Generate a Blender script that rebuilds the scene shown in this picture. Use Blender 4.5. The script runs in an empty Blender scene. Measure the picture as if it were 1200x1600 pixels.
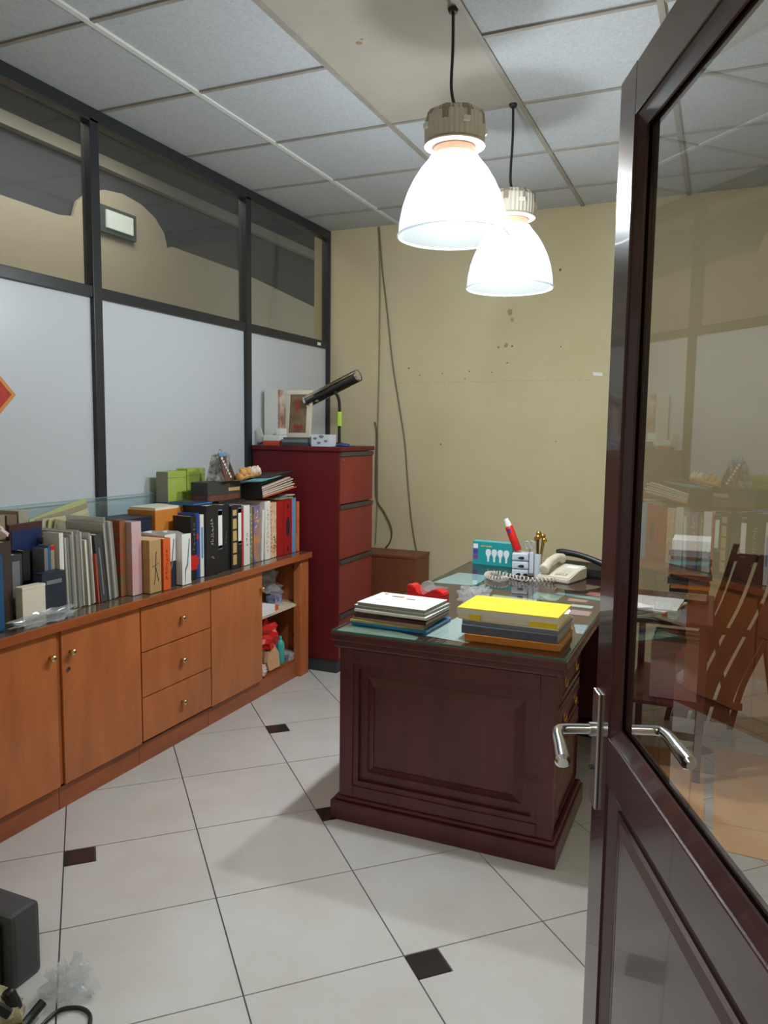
import bpy, bmesh, math, random
from mathutils import Vector, Matrix
random.seed(7)
SC = bpy.context.scene; COL = SC.collection
R_ = math.radians

# ------------------------------------------------------------------ camera
cd = bpy.data.cameras.new('camera'); cam = bpy.data.objects.new('camera', cd); COL.objects.link(cam)
cd.sensor_fit = 'VERTICAL'; cd.sensor_height = 32.0; cd.lens = 1209.3/1600*32.0; cd.clip_start = .02
_r = Vector((.91634646, .40019787, .01228106)); _u = Vector((-.05226989, .08916099, .99464475)); _w = Vector((-.39695972, .91208113, -.10262065))
m = Matrix((( _r.x, _u.x, -_w.x, 2.60046755), (_r.y, _u.y, -_w.y, -4.94309813), (_r.z, _u.z, -_w.z, 1.40625), (0, 0, 0, 1)))
cam.matrix_world = m; SC.camera = cam
# ------------------------------------------------------------------ world, exposure, big lights
SC.view_settings.view_transform = 'Standard'; SC.view_settings.look = 'None'
SC.view_settings.gamma = 1; SC.view_settings.use_curve_mapping = False
SC.view_settings.exposure = 0.42
wd = bpy.data.worlds.new('world'); SC.world = wd; wd.use_nodes = True
wd.node_tree.nodes['Background'].inputs[0].default_value = (.75, .82, .95, 1)
wd.node_tree.nodes['Background'].inputs[1].default_value = .75
LAMP_W = 38.0      # each pendant bulb
def area(name, loc, rot, sx, sy, w, c=(1, 1, 1)):
    l = bpy.data.lights.new(name, 'AREA'); l.shape = 'RECTANGLE'; l.size = sx; l.size_y = sy; l.energy = w; l.color = c
    o = bpy.data.objects.new(name, l); COL.objects.link(o); o.location = loc; o.rotation_euler = rot; return o
area('hallway_fill', (2.2, -5.4, 2.95), (0, 0, 0), 1.2, .6, 32, (.88, .93, 1))  # unseen fill added behind the camera to lift the ambient level
area('next_room_fill', (-.45, -2.2, 3.1), (0, 0, 0), .5, 2.6, 24, (1, .98, .94))  # added area light, hidden above the transom, brightens the view through the panes

# ------------------------------------------------------------------ materials
def lin(c): return tuple(((v/255)/12.92 if v/255 <= .04045 else ((v/255+.055)/1.055)**2.4) for v in c)
_M = {}
def mat(name, rgb, rough=.5, spec=.5, metal=0, noise=0, nscale=8, bump=0, bscale=200, stretch=None, rgb2=None, sheen=0, alpha=1, coat=0, trans=0, emis=0):
    """rgb = reflectance as an sRGB triple"""
    if name in _M: return _M[name]
    M = bpy.data.materials.new(name); M.use_nodes = True; nt = M.node_tree; b = nt.nodes['Principled BSDF']
    c = lin(rgb)
    b.inputs['Base Color'].default_value = (*c, 1); b.inputs['Roughness'].default_value = rough
    b.inputs['Metallic'].default_value = metal; b.inputs['Specular IOR Level'].default_value = spec
    b.inputs['Alpha'].default_value = alpha; b.inputs['Coat Weight'].default_value = coat
    b.inputs['Transmission Weight'].default_value = trans
    if emis: b.inputs['Emission Color'].default_value = (*c, 1); b.inputs['Emission Strength'].default_value = emis
    if noise or bump:
        tc = nt.nodes.new('ShaderNodeTexCoord'); mp = nt.nodes.new('ShaderNodeMapping'); nt.links.new(tc.outputs['Object'], mp.inputs[0])
        if stretch: mp.inputs['Scale'].default_value = stretch
    if noise:
        n = nt.nodes.new('ShaderNodeTexNoise'); n.inputs['Scale'].default_value = nscale; n.inputs['Detail'].default_value = 6; n.inputs['Roughness'].default_value = .65
        nt.links.new(mp.outputs[0], n.inputs['Vector'])
        r = nt.nodes.new('ShaderNodeValToRGB'); nt.links.new(n.outputs[0], r.inputs[0])
        c2 = lin(rgb2) if rgb2 else tuple(v*(1-noise) for v in c); c1 = c if rgb2 else tuple(min(1, v*(1+noise*.6)) for v in c)
        r.color_ramp.elements[0].position = .36; r.color_ramp.elements[1].position = .64
        r.color_ramp.elements[0].color = (*c2, 1); r.color_ramp.elements[1].color = (*c1, 1)
        nt.links.new(r.outputs[0], b.inputs['Base Color'])
    if bump:
        n = nt.nodes.new('ShaderNodeTexNoise'); n.inputs['Scale'].default_value = bscale; n.inputs['Detail'].default_value = 3
        nt.links.new(mp.outputs[0], n.inputs['Vector'])
        bp = nt.nodes.new('ShaderNodeBump'); bp.inputs['Strength'].default_value = bump; bp.inputs['Distance'].default_value = .002
        nt.links.new(n.outputs[0], bp.inputs['Height']); nt.links.new(bp.outputs[0], b.inputs['Normal'])
    _M[name] = M; return M
def glass_mat(name, tint=(1, 1, 1), ior=1.5, rough=.0, diff=0.0, dcol=(.8, .8, .8), soft=0.0):
    if name in _M: return _M[name]
    M = bpy.data.materials.new(name); M.use_nodes = True; nt = M.node_tree; nt.nodes.remove(nt.nodes['Principled BSDF'])
    N = nt.nodes.new; L = nt.links.new; out = nt.nodes['Material Output']
    ge = N('ShaderNodeNewGeometry'); mu = N('ShaderNodeMath'); mu.operation = 'MULTIPLY_ADD'
    mu.inputs[1].default_value = -(ior-1/ior); mu.inputs[2].default_value = ior; L(ge.outputs['Backfacing'], mu.inputs[0])
    fr = N('ShaderNodeFresnel'); L(mu.outputs[0], fr.inputs[0])
    if soft:
        t = N('ShaderNodeBsdfRefraction'); t.inputs['IOR'].default_value = 1.0; t.inputs['Roughness'].default_value = soft
    else: t = N('ShaderNodeBsdfTransparent')
    t.inputs[0].default_value = (*tint, 1)
    g = N('ShaderNodeBsdfGlossy'); g.inputs['Roughness'].default_value = rough
    mx = N('ShaderNodeMixShader'); L(fr.outputs[0], mx.inputs[0]); L(t.outputs[0], mx.inputs[1]); L(g.outputs[0], mx.inputs[2])
    s = mx
    if diff:
        d = N('ShaderNodeBsdfDiffuse'); d.inputs[0].default_value = (*dcol, 1)
        tl = N('ShaderNodeBsdfTranslucent'); tl.inputs[0].default_value = (*dcol, 1)
        dt = N('ShaderNodeMixShader'); L(d.outputs[0], dt.inputs[1]); L(tl.outputs[0], dt.inputs[2])
        m2 = N('ShaderNodeMixShader'); m2.inputs[0].default_value = diff; L(mx.outputs[0], m2.inputs[1]); L(dt.outputs[0], m2.inputs[2]); s = m2
    L(s.outputs[0], out.inputs[0]); _M[name] = M; return M

wood_cab = mat('cabinet_wood', (184, 106, 58), .38, noise=.16, nscale=5, stretch=(2.2, 2.2, .55), coat=.15)
wood_cab_edge = mat('cabinet_edge_wood', (160, 84, 44), .35, noise=.18, nscale=6, stretch=(2, .5, 3), coat=.2)
wood_inner = mat('cabinet_inner_wood', (140, 84, 45), .6, noise=.15, nscale=5)
cream_shelf = mat('cream_laminate', (214, 198, 165), .5)
top_lam = mat('grey_brown_top', (98, 82, 68), .18, noise=.12, nscale=12, coat=.4)
red_side = mat('oxblood_laminate', (100, 26, 31), .5, .25, noise=.12, nscale=4, stretch=(1, 1, .4))
red_front = mat('red_brown_laminate', (134, 52, 43), .5, .3, noise=.12, nscale=5, stretch=(1, 1, .4))
desk_wood = mat('dark_mahogany', (84, 29, 33), .36, noise=.28, nscale=7, stretch=(1.6, 1.6, .25), coat=.25)
door_wood = mat('dark_door_wood', (62, 36, 38), .24, noise=.22, nscale=6, stretch=(2, 2, .3), coat=.3)
chair_wood = mat('chair_wood', (88, 44, 32), .38, noise=.2, nscale=6, stretch=(3, 3, .4))
black_alu = mat('black_aluminium', (38, 40, 46), .35, spec=.5)
black = mat('black_plastic', (28, 28, 31), .4)
blackm = mat('black_matte', (34, 34, 37), .75)
kick_m = mat('charcoal_kick', (52, 55, 60), .6)
white_panel = mat('white_laminate', (200, 205, 214), .32)
tile_w = mat('cream_floor_tile', (203, 202, 200), .16, rgb2=(196, 192, 187), noise=.1, nscale=3.2, coat=.1)
tile_b = mat('dark_floor_inlay', (50, 42, 42), .2)
grout = mat('dark_grout', (92, 90, 92), .8)
ceil_m = mat('speckled_ceiling_tile', (182, 186, 192), .95, noise=.1, nscale=90, bump=.5, bscale=160)
ceil_patch = mat('beige_ceiling_board', (164, 157, 147), .8, noise=.05, nscale=3)
runner_w = mat('white_grid_bar', (215, 216, 214), .5)
runner_g = mat('soiled_grid_bar', (150, 144, 136), .6, noise=.15, nscale=6)
wall_m = mat('beige_wall', (207, 194, 160), .85, rgb2=(201, 187, 151), noise=.06, nscale=2.2, bump=.15, bscale=60)
wall2_m = mat('next_room_wall', (196, 186, 164), .9)
steel = mat('brushed_steel', (186, 186, 184), .28, metal=1)
chrome = mat('chrome', (225, 225, 228), .12, metal=1)
brass = mat('pale_brass', (214, 190, 140), .25, metal=1)
gold = mat('gold_metal', (200, 158, 80), .3, metal=1)
paper = mat('white_paper', (236, 236, 234), .7)
paper_edge = mat('page_edges', (222, 214, 198), .85, noise=.2, nscale=60, stretch=(1, 6, .2))
grey_pages = mat('grey_page_edges', (160, 158, 152), .85, noise=.2, nscale=80, stretch=(.2, .2, 12))
cream = mat('cream_card', (222, 214, 196), .6)
orange_c = mat('orange_card', (214, 92, 38), .5)
redc = mat('bright_red_plastic', (206, 34, 30), .35)
bluec = mat('royal_blue_card', (34, 62, 150), .45)
navy = mat('navy_card', (34, 42, 64), .5)
teal = mat('teal_card', (52, 150, 160), .5)
lblue = mat('light_blue_card', (104, 152, 194), .5)
limec = mat('lime_green_card', (158, 182, 70), .5, rgb2=(176, 192, 96), noise=.1, nscale=14)
tan = mat('kraft_card', (182, 146, 96), .8, noise=.1, nscale=10)
yellowc = mat('yellow_envelope', (244, 216, 44), .45)
ochre = mat('ochre_board', (206, 128, 48), .6)
greyc = mat('grey_card', (120, 122, 126), .6)
dgrey = mat('dark_grey_card', (62, 62, 66), .6)
brownc = mat('dark_brown_card', (66, 50, 46), .6)
olive = mat('olive_card', (128, 118, 88), .6)
khaki = mat('khaki_folder', (160, 148, 122), .7, noise=.12, nscale=9, stretch=(1, 8, 1))
pinkg = mat('pink_grey_plastic', (196, 178, 178), .4, rgb2=(214, 156, 160), noise=.2, nscale=12)
floral = mat('red_floral_card', (176, 60, 48), .5, rgb2=(96, 110, 60), noise=.3, nscale=20)
sunset = mat('picture_spine_print', (66, 100, 168), .5, rgb2=(210, 140, 50), noise=.3, nscale=12)
creamtxt = mat('cream_spine_print', (228, 214, 184), .6, rgb2=(214, 150, 100), noise=.2, nscale=26)
plush_m = mat('tan_plush', (206, 156, 92), .9, bump=.6, bscale=220, noise=.12, nscale=30)
white_pl = mat('white_plastic', (226, 226, 222), .35)
phone_m = mat('beige_phone_plastic', (214, 206, 188), .4)
cow_m = mat('pale_blue_white_plastic', (200, 210, 222), .35)
aqua = mat('aqua_plastic', (70, 170, 160), .4)
skyc = mat('pale_sky_card', (176, 205, 208), .5)
card_m = mat('cardboard', (232, 178, 118), .8, noise=.08, nscale=5)
fabric = mat('floral_beige_fabric', (196, 188, 156), .9, rgb2=(140, 130, 92), noise=.3, nscale=26)
case_m = mat('grey_case_shell', (66, 68, 72), .5)
glow_paper = mat('red_fu_paper', (176, 26, 24), .6, rgb2=(190, 52, 30), noise=.2, nscale=30)
gold_paper = mat('gold_print', (206, 140, 60), .5)
housing_m = mat('lamp_housing', (206, 198, 184), .5)
housing_d = mat('lamp_housing_top', (150, 138, 122), .6)
copper = mat('lamp_collar', (206, 152, 128), .4)
clear_pl = glass_mat('clear_plastic', (.93, .95, .96), 1.45, .12, .24, (.9, .91, .93))
sleeve_m = glass_mat('plastic_sleeve', (.9, .9, .88), 1.4, .2, .55, (.62, .61, .57))
door_glass = glass_mat('door_glass', (.66, .64, .60), 2.9, .0)
pane_glass = glass_mat('frosted_pane', (.74, .74, .70), 1.5, .05, .03, (.5, .5, .45), soft=.09)
strip_glass = glass_mat('pale_blue_glass', (.92, .97, .97), 1.5, .02, .10, (.74, .86, .88))
desk_glass = glass_mat('green_tinted_glass', (.84, .93, .90), 3.0, .02)
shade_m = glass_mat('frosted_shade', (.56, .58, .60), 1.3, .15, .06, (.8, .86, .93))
_nt = shade_m.node_tree; _tc = _nt.nodes.new('ShaderNodeTexCoord'); _sx = _nt.nodes.new('ShaderNodeSeparateXYZ'); _mr = _nt.nodes.new('ShaderNodeMapRange')   # tint graded darker towards the neck to cut light thrown on the ceiling
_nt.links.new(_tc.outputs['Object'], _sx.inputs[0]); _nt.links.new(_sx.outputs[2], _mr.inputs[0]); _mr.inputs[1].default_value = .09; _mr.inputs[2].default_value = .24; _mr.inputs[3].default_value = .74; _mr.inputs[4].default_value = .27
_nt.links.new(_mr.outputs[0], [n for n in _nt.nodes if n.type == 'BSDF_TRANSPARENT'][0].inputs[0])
glass_edge = mat('green_glass_edge', (60, 120, 104), .2)
bulb_m = mat('lit_bulb', (255, 250, 240), .3, emis=40)

# ------------------------------------------------------------------ mesh helpers
def BM(): return bmesh.new()
def box(bm, x0, x1, y0, y1, z0, z1, bev=0, M=None):
    v = [bm.verts.new((x, y, z)) for x in (x0, x1) for y in (y0, y1) for z in (z0, z1)]
    fs = [bm.faces.new([v[i] for i in q]) for q in ((0, 1, 3, 2), (4, 6, 7, 5), (0, 4, 5, 1), (2, 3, 7, 6), (0, 2, 6, 4), (1, 5, 7, 3))]
    if bev:
        es = list({e for f in fs for e in f.edges})
        r = bmesh.ops.bevel(bm, geom=es, offset=bev, segments=2, affect='EDGES', profile=.6)
        v = list({w for f in r['faces'] for w in f.verts} | {w for f in fs if f.is_valid for w in f.verts})
    if M: bmesh.ops.transform(bm, matrix=M, verts=v)
    return v
def lathe(bm, prof, n=32, c=(0, 0, 0), M=None, cap=True, flute=0, nf=0):
    rings = []
    for r, z in prof:
        ring = []
        for i in range(n):
            a = 2*math.pi*i/n; rr = r*(1+flute*(i % 2)) if nf == 0 else r
            ring.append(bm.verts.new((c[0]+rr*math.cos(a), c[1]+rr*math.sin(a), c[2]+z)))
        rings.append(ring)
    for a, b in zip(rings, rings[1:]):
        for i in range(n): bm.faces.new((a[i], a[(i+1) % n], b[(i+1) % n], b[i]))
    if cap:
        bm.faces.new(rings[0][::-1]); bm.faces.new(rings[-1])
    vs = [v for r in rings for v in r]
    if M: bmesh.ops.transform(bm, matrix=M, verts=vs)
    return vs
def tube(bm, pts, r, n=8, closed=False, rs=None):
    pts = [Vector(p) for p in pts]; rings = []; up = Vector((0, 0, 1)); k = len(pts)
    prev = None
    for i, p in enumerate(pts):
        a = pts[(i-1) % k] if (i or closed) else p; b = pts[(i+1) % k] if (i < k-1 or closed) else p
        t = (b-a).normalized()
        if prev is None:
            s = t.cross(up) if abs(t.z) < .95 else t.cross(Vector((1, 0, 0)))
        else: s = prev-(prev.dot(t))*t
        s.normalize(); prev = s; q = t.cross(s)
        rr = rs[i] if rs else r
        rings.append([bm.verts.new(p+rr*(math.cos(2*math.pi*j/n)*s+math.sin(2*math.pi*j/n)*q)) for j in range(n)])
    prs = list(zip(rings, rings[1:])) + ([(rings[-1], rings[0])] if closed else [])
    for a, b in prs:
        for j in range(n): bm.faces.new((a[j], a[(j+1) % n], b[(j+1) % n], b[j]))
    if not closed: bm.faces.new(rings[0][::-1]); bm.faces.new(rings[-1])
def prism(bm, poly, a0, a1, axis='z', M=None):
    def P(p, h):
        return (p[0], p[1], h) if axis == 'z' else ((p[0], h, p[1]) if axis == 'y' else (h, p[0], p[1]))
    lo = [bm.verts.new(P(p, a0)) for p in poly]; hi = [bm.verts.new(P(p, a1)) for p in poly]; n = len(poly)
    bm.faces.new(lo[::-1]); bm.faces.new(hi)
    for i in range(n): bm.faces.new((lo[i], lo[(i+1) % n], hi[(i+1) % n], hi[i]))
    vs = lo+hi
    if M: bmesh.ops.transform(bm, matrix=M, verts=vs)
    return vs
def smooth_path(pts, n=6):
    pts = [Vector(p) for p in pts]; o = []
    for i in range(len(pts)-1):
        p0 = pts[max(i-1, 0)]; p1 = pts[i]; p2 = pts[i+1]; p3 = pts[min(i+2, len(pts)-1)]
        for k in range(n):
            t = k/n; o.append(.5*((2*p1)+(-p0+p2)*t+(2*p0-5*p1+4*p2-p3)*t*t+(-p0+3*p1-3*p2+p3)*t**3))
    o.append(pts[-1]); return o
def obj(name, bm, material, parent=None, loc=None, rot=None, smooth=False):
    bmesh.ops.recalc_face_normals(bm, faces=bm.faces)
    me = bpy.data.meshes.new(name); bm.to_mesh(me); bm.free()
    if material: me.materials.append(material)
    if smooth:
        for p in me.polygons: p.use_smooth = True
        if smooth != 'all':
            try: me.set_sharp_from_angle(angle=R_(35))
            except Exception: pass
    o = bpy.data.objects.new(name, me); COL.objects.link(o)
    if parent: o.parent = parent
    if loc: o.location = loc
    if rot: o.rotation_euler = rot
    return o
def tag(o, label, cat, group=None, kind=None):
    o['label'] = label; o['category'] = cat
    if group: o['group'] = group
    if kind: o['kind'] = kind
    return o
def thing(name, label, cat, loc=(0, 0, 0), rot=(0, 0, 0), group=None):
    o = bpy.data.objects.new(name, None); o.empty_display_size = .05; COL.objects.link(o); o.location = loc; o.rotation_euler = rot
    return tag(o, label, cat, group)
def struct(name, bm, m, parent=None):
    o = obj(name, bm, m, parent)
    if not parent: o['kind'] = 'structure'
    return o
def sempty(name, loc=(0, 0, 0)):
    o = bpy.data.objects.new(name, None); COL.objects.link(o); o.location = loc; o['kind'] = 'structure'; return o
def bx(name, dims, m, parent=None, bev=0, label=None):
    bm = BM(); box(bm, *dims, bev=bev); o = obj(name, bm, m, parent)
    if label: o['label'] = label
    return o
def rest(bm, seed, amp):
    rnd = random.Random(seed)
    for v in bm.verts: v.co += Vector((rnd.uniform(-1, 1), rnd.uniform(-1, 1), rnd.uniform(-1, 1)))*amp
def blob(seed, sx, sy, sz, amp=.25, sub=3, flat=True):
    """crumpled closed lump, base at z=0"""
    import mathutils.noise as mn
    bm = BM(); bmesh.ops.create_icosphere(bm, subdivisions=sub, radius=1)
    for v in bm.verts:
        d = v.co.normalized(); k = 1+amp*(mn.noise(d*2.3+Vector((seed, 0, 0)))+.6*mn.noise(d*6+Vector((0, seed, 0))))
        v.co = Vector((d.x*sx*k, d.y*sy*k, max(-.55 if flat else -9, d.z)*sz*k))
    z0 = min(v.co.z for v in bm.verts)
    for v in bm.verts: v.co.z -= z0
    return bm
def text_mesh(s, size, name, m, parent, M, extr=.0004):
    cu = bpy.data.curves.new('t', 'FONT'); cu.body = s; cu.size = size; cu.extrude = extr; cu.align_x = 'CENTER'; cu.align_y = 'CENTER'
    to = bpy.data.objects.new('t', cu); COL.objects.link(to)
    dg = bpy.context.evaluated_depsgraph_get(); me = bpy.data.meshes.new_from_object(to.evaluated_get(dg))
    bpy.data.objects.remove(to); me.transform(M); me.materials.clear(); me.materials.append(m)
    o = bpy.data.objects.new(name, me); COL.objects.link(o)
    if parent: o.parent = parent
    return o
# text facing +x, reading upward / along y
FX = Matrix(((0, 0, 1, 0), (1, 0, 0, 0), (0, 1, 0, 0), (0, 0, 0, 1)))      # text x->+y, y->+z, normal +x
FXV = FX @ Matrix.Rotation(-math.pi/2, 4, 'Z')                              # reading downward along a spine

# ------------------------------------------------------------------ setting
H = 2.79; XR = 3.35; YF = -4.32
S45 = math.pi/4-.0067
d1 = Vector((-math.sin(S45), math.cos(S45))); d2 = Vector((math.cos(S45), math.sin(S45)))
TS = .43463; FA = -1.28663; FB = -.93675
flo = sempty('floor')
bx('floor_bed', (-1.3, XR+.1, -6.2, .1, -.06, -.004), grout, flo)
def clip(poly, rect):
    x0, x1, y0, y1 = rect
    def cut(ps, f, inter):
        o = []
        for i, p in enumerate(ps):
            q = ps[(i+1) % len(ps)]; a, b = f(p), f(q)
            if a >= 0: o.append(p)
            if (a >= 0) != (b >= 0): t = a/(a-b); o.append((p[0]+t*(q[0]-p[0]), p[1]+t*(q[1]-p[1])))
        return o
    for f in (lambda p: p[0]-x0, lambda p: x1-p[0], lambda p: p[1]-y0, lambda p: y1-p[1]):
        poly = cut(poly, f, None)
        if len(poly) < 3: return None
    return poly
def area2(p): return abs(sum(p[i][0]*p[(i+1) % len(p)][1]-p[(i+1) % len(p)][0]*p[i][1] for i in range(len(p))))/2
G = .0022; rect = (-.02, XR, -6.2, 0)
IN = .095
for i in range(-14, 14):
    for j in range(-22, 8):
        a0, a1 = FA+i*TS+G, FA+(i+1)*TS-G; b0, b1 = FB+(j-1)*TS+G, FB+j*TS-G       # cell right of F(i), below G(j)
        inlay = (i % 2 == 1) and (j % 2 == 0)
        def W(a, b): v = d2*a+d1*b; return (v.x, v.y)
        if inlay:
            polys = [([W(a0, b0), W(a1, b0), W(a1, b1), W(a0+IN+G, b1), W(a0+IN+G, b1-IN-G), W(a0, b1-IN-G)], tile_w, 'floor_tile'),
                     ([W(a0, b1-IN+G), W(a0+IN-G, b1-IN+G), W(a0+IN-G, b1), W(a0, b1)], tile_b, 'floor_inlay')]
        else: polys = [([W(a0, b0), W(a1, b0), W(a1, b1), W(a0, b1)], tile_w, 'floor_tile')]
        for p, mm, nm in polys:
            c = clip(p, rect)
            if not c or area2(c) < .0006: continue
            bm = BM(); prism(bm, c, -.012, 0); obj(nm, bm, mm, flo)

ce = sempty('ceiling', (0, 0, H))
bx('ceiling_slab', (-.02, XR+.1, YF-.1, .1, .03, .12), grout, ce)
XS = [.0, .53616, 1.14356, 1.74272, 2.3427, 2.9427, XR]
YS = [0, -.381, -.981, -1.58, -2.179, -2.779, -3.378, -3.978, YF]
for i in range(6):
    for j in range(8):
        if i == 2 and 3 <= j <= 6: continue
        bx('ceiling_tile', (XS[i]+.007, XS[i+1]-.007, YS[j+1]+.007, YS[j]-.007, .004+.001*((i*3+j*5) % 3), .018), ceil_m, ce)
bx('ceiling_board', (XS[2]+.004, XS[3]-.004, YS[7]+.004, YS[3]-.004, .002, .02), ceil_patch, ce, label='plain beige board in place of the speckled tiles')
bm = BM(); lathe(bm, [(.012, .0012), (.012, .0022)], 10, (1.33, -2.3, 0)); lathe(bm, [(.006, .0012), (.006, .0022)], 8, (1.35, -2.32, 0)); obj('board_stain', bm, mat('brown_stain', (150, 116, 84), .9), ce)
for i in range(1, 6):
    bx('ceiling_runner', (XS[i]-.011, XS[i]+.011, YF, 0, -.004, .006), runner_w if i == 1 else runner_g, ce)
for j in range(1, 8):
    for i in range(6):
        if i == 2 and 4 <= j <= 6: continue
        bx('cross_tee', (XS[i]+.0115, XS[i+1]-.0115, YS[j]-.009, YS[j]+.009, -.002, .006), runner_g, ce)

bx_ = lambda n, d, mm: struct(n, (lambda b: (box(b, *d), b)[1])(BM()), mm)
bx_('wall_back', (-.11, XR+.1, .0, .12, -.02, 3.3), wall_m)
bx_('wall_right', (XR, XR+.12, -6.2, 0, -.02, 3.1), wall_m)
fr = sempty('wall_front', (0, YF, 0))
bx('wall_section', (0.02, 1.55, -.12, 0, 0, H), wall_m, fr); bx('wall_section', (2.82, XR, -.12, 0, 0, H), wall_m, fr)
bx('wall_section', (1.55, 2.82, -.12, 0, 2.12, H), wall_m, fr)
bx('door_jamb', (2.765, 2.82, -.13, .01, 0, 2.12), door_wood, fr); bx('door_jamb', (1.55, 1.6, -.13, .01, 0, 2.12), door_wood, fr)
bx('door_head', (1.6, 2.765, -.13, .01, 2.06, 2.12), door_wood, fr)
bx_('wall_hall', (-1.3, XR+.1, -6.32, -6.2, -.02, 3.1), wall_m)
bx_('trim_1', (-1.3, XR, -6.2, -4.46, 3.0, 3.1), ceil_patch)

# wall marks on the back wall (stains and old adhesive, flat on the wall)
stain_m = mat('grey_wall_stain', (168, 152, 118), .9); stain_d = mat('brown_wall_mark', (120, 98, 70), .9)
rnd = random.Random(3)
wallp = bpy.data.objects['wall_back']
def spot(x, z, r, mm, rz=1.0):
    import mathutils.noise as mn
    bm = BM(); n = 14; vs = []
    for k in range(n):
        a = 2*math.pi*k/n; rr = r*(1+.5*mn.noise(Vector((x*9+math.cos(a), z*9+math.sin(a), r*50))))
        vs.append((x+rr*math.cos(a), z+rr*rz*math.sin(a)))
    prism(bm, vs, -.0008, .001, 'y'); return obj('wall_mark', bm, mm, wallp)
for a in ((1.31, 2.18, .018), (1.325, 2.13, .012), (1.29, 1.97, .014), (1.24, 1.96, .006), (1.33, 1.965, .006), (.62, 1.84, .006), (.70, 1.79, .004), (.86, 1.80, .004), (1.05, 1.81, .005), (1.2, 1.8, .004), (1.62, 2.42, .008), (1.64, 1.95, .004), (.86, 1.33, .006), (1.63, 1.36, .004), (1.02, 1.76, .004), (1.3, 1.86, .005)):
    spot(*a, stain_d if a[2] < .01 else stain_m)
bm = BM(); prism(bm, [(1.84, 1.79), (1.9, 1.785), (1.9, 1.765), (1.845, 1.77)], -.0008, .001, 'y'); obj('tape_scrap', bm, paper, wallp)
bm = BM()
for k in range(26):
    x = .55+k*.05; prism(bm, [(x, 1.74), (x+.035, 1.743), (x+.035, 1.7445), (x, 1.742)], -.0006, .001, 'y')
obj('old_tape_line', bm, stain_m, wallp)

# left partition
wl = sempty('wall_left')
MY = [-4.3, -3.455, -2.2556, -1.055, -.03]
ZT = 1.9824
for k in range(4):
    y0, y1 = MY[k]+(.0 if k else 0), MY[k+1]
    a, b = y0+(.0275*2 if k else 0), y1
    bx('white_panel', (-.03, .0, y0+.02, y1+.02, 0, ZT+.01), white_panel, wl)
    bm = BM(); box(bm, -.014, -.008, y0+.02, y1+.02, ZT+.03, H-.02); p = obj('window_pane', bm, pane_glass, wl)
    bx('transom', (-.03, .018, y0+.05, y1, ZT, ZT+.05), black_alu, wl, .003)
for k, y in enumerate(MY[1:4]): bx('mullion', (-.032, .022, y, y+.052, 0, H-.045), black_alu, wl, .003)
bx('mullion', (-.032, .022, -.034, -.001, 0, H-.045), black_alu, wl, .003)
bx('head_rail', (-.032, .022, YF+.01, -.001, H-.06, H), black_alu, wl, .003)
bx('lower_wall', (-.11, -.032, YF, 0, 0, ZT), wall2_m, wl)
bx('paper_label', (.0185, .0195, -.19, -.14, ZT+.012, ZT+.032), paper, wl, label='small white sticker on the transom')
# neighbouring room seen through the frosted panes: beige wall, dark bulkhead with arched cut, light box
nx = -.95
nr = sempty('wall_beyond')
bm = BM()
arch = [(-6.0, 0), (3.0, 0), (3.0, 2.50), (1.6, 2.55), (.3, 2.65), (-.50, 2.66)]
for k in range(9):
    a = math.pi*k/8; arch.append((-.97+.42*math.cos(a)+.0, 2.64+.24*math.sin(a)))
arch += [(-1.5, 2.62), (-6.0, 2.66)]
prism(bm, arch, nx-.02, nx+.0, 'x'); obj('beige_lower_wall', bm, wall2_m, nr)
bx('grey_bulkhead', (nx-.08, nx-.03, -6, 3, 0, 3.5), mat('dark_bulkhead', (66, 72, 80), .8), nr)
bx('light_beam', (nx-.02, nx+.03, -6, 3, 2.98, 3.05), mat('beam_grey', (150, 146, 134), .8), nr)
bx('next_ceiling', (nx-.1, -.112, -6, 3, 3.2, 3.25), mat('grey_beyond', (120, 122, 120), .8), nr)
bx('side_screen', (nx, -.03, 2.9, 3.0, 0, 3.3), wall2_m, nr)
t = thing('wall_light', 'small white rectangular unit in dark frame behind second frosted pane', 'wall light', (nx+.03, -1.05, 2.60))
bx('frame', (-.03, .0, -.16, .16, 0, .16), mat('dark_teal_frame', (70, 84, 84), .5), t); bx('diffuser', (0, .012, -.11, .12, .03, .135), mat('lit_panel', (225, 235, 232), .4, emis=.35), t)

# ------------------------------------------------------------------ glass door (opened inwards)
LE = Vector((2.402, -3.478, 0)); yaw = -.392
dirw = Vector((math.sin(yaw), math.cos(yaw), 0)); nrm = Vector((-math.cos(yaw), math.sin(yaw), 0))
# local frame: +x = toward hinge, +y = toward the room side face (nrm), z up
door = sempty('door_1'); door.matrix_world = Matrix(((-dirw.x, nrm.x, 0, LE.x), (-dirw.y, nrm.y, 0, LE.y), (0, 0, 1, 0), (0, 0, 0, 1)))
DW = .86; T = .042
def dbx(n, d, mm, bev=.003, **k): return bx(n, d, mm, door, bev, **k)
bm = BM(); V_ = box(bm, 0, .10, -T, 0, .012, 2.01); es_ = [e for e in bm.edges if e.verts[0].co.x < .001 and e.verts[1].co.x < .001]; bmesh.ops.bevel(bm, geom=es_, offset=.012, segments=6, affect='EDGES'); obj('stile', bm, door_wood, door, smooth=True); dbx('stile', (DW-.10, DW, -T, 0, .012, 2.01), door_wood)
dbx('top_rail', (.10, DW-.10, -T, 0, 1.925, 2.01), door_wood)
dbx('lock_rail', (.10, DW-.10, -T, 0, .79, .875), door_wood)
dbx('bottom_rail', (.10, DW-.10, -T, 0, .012, .16), door_wood)
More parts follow.
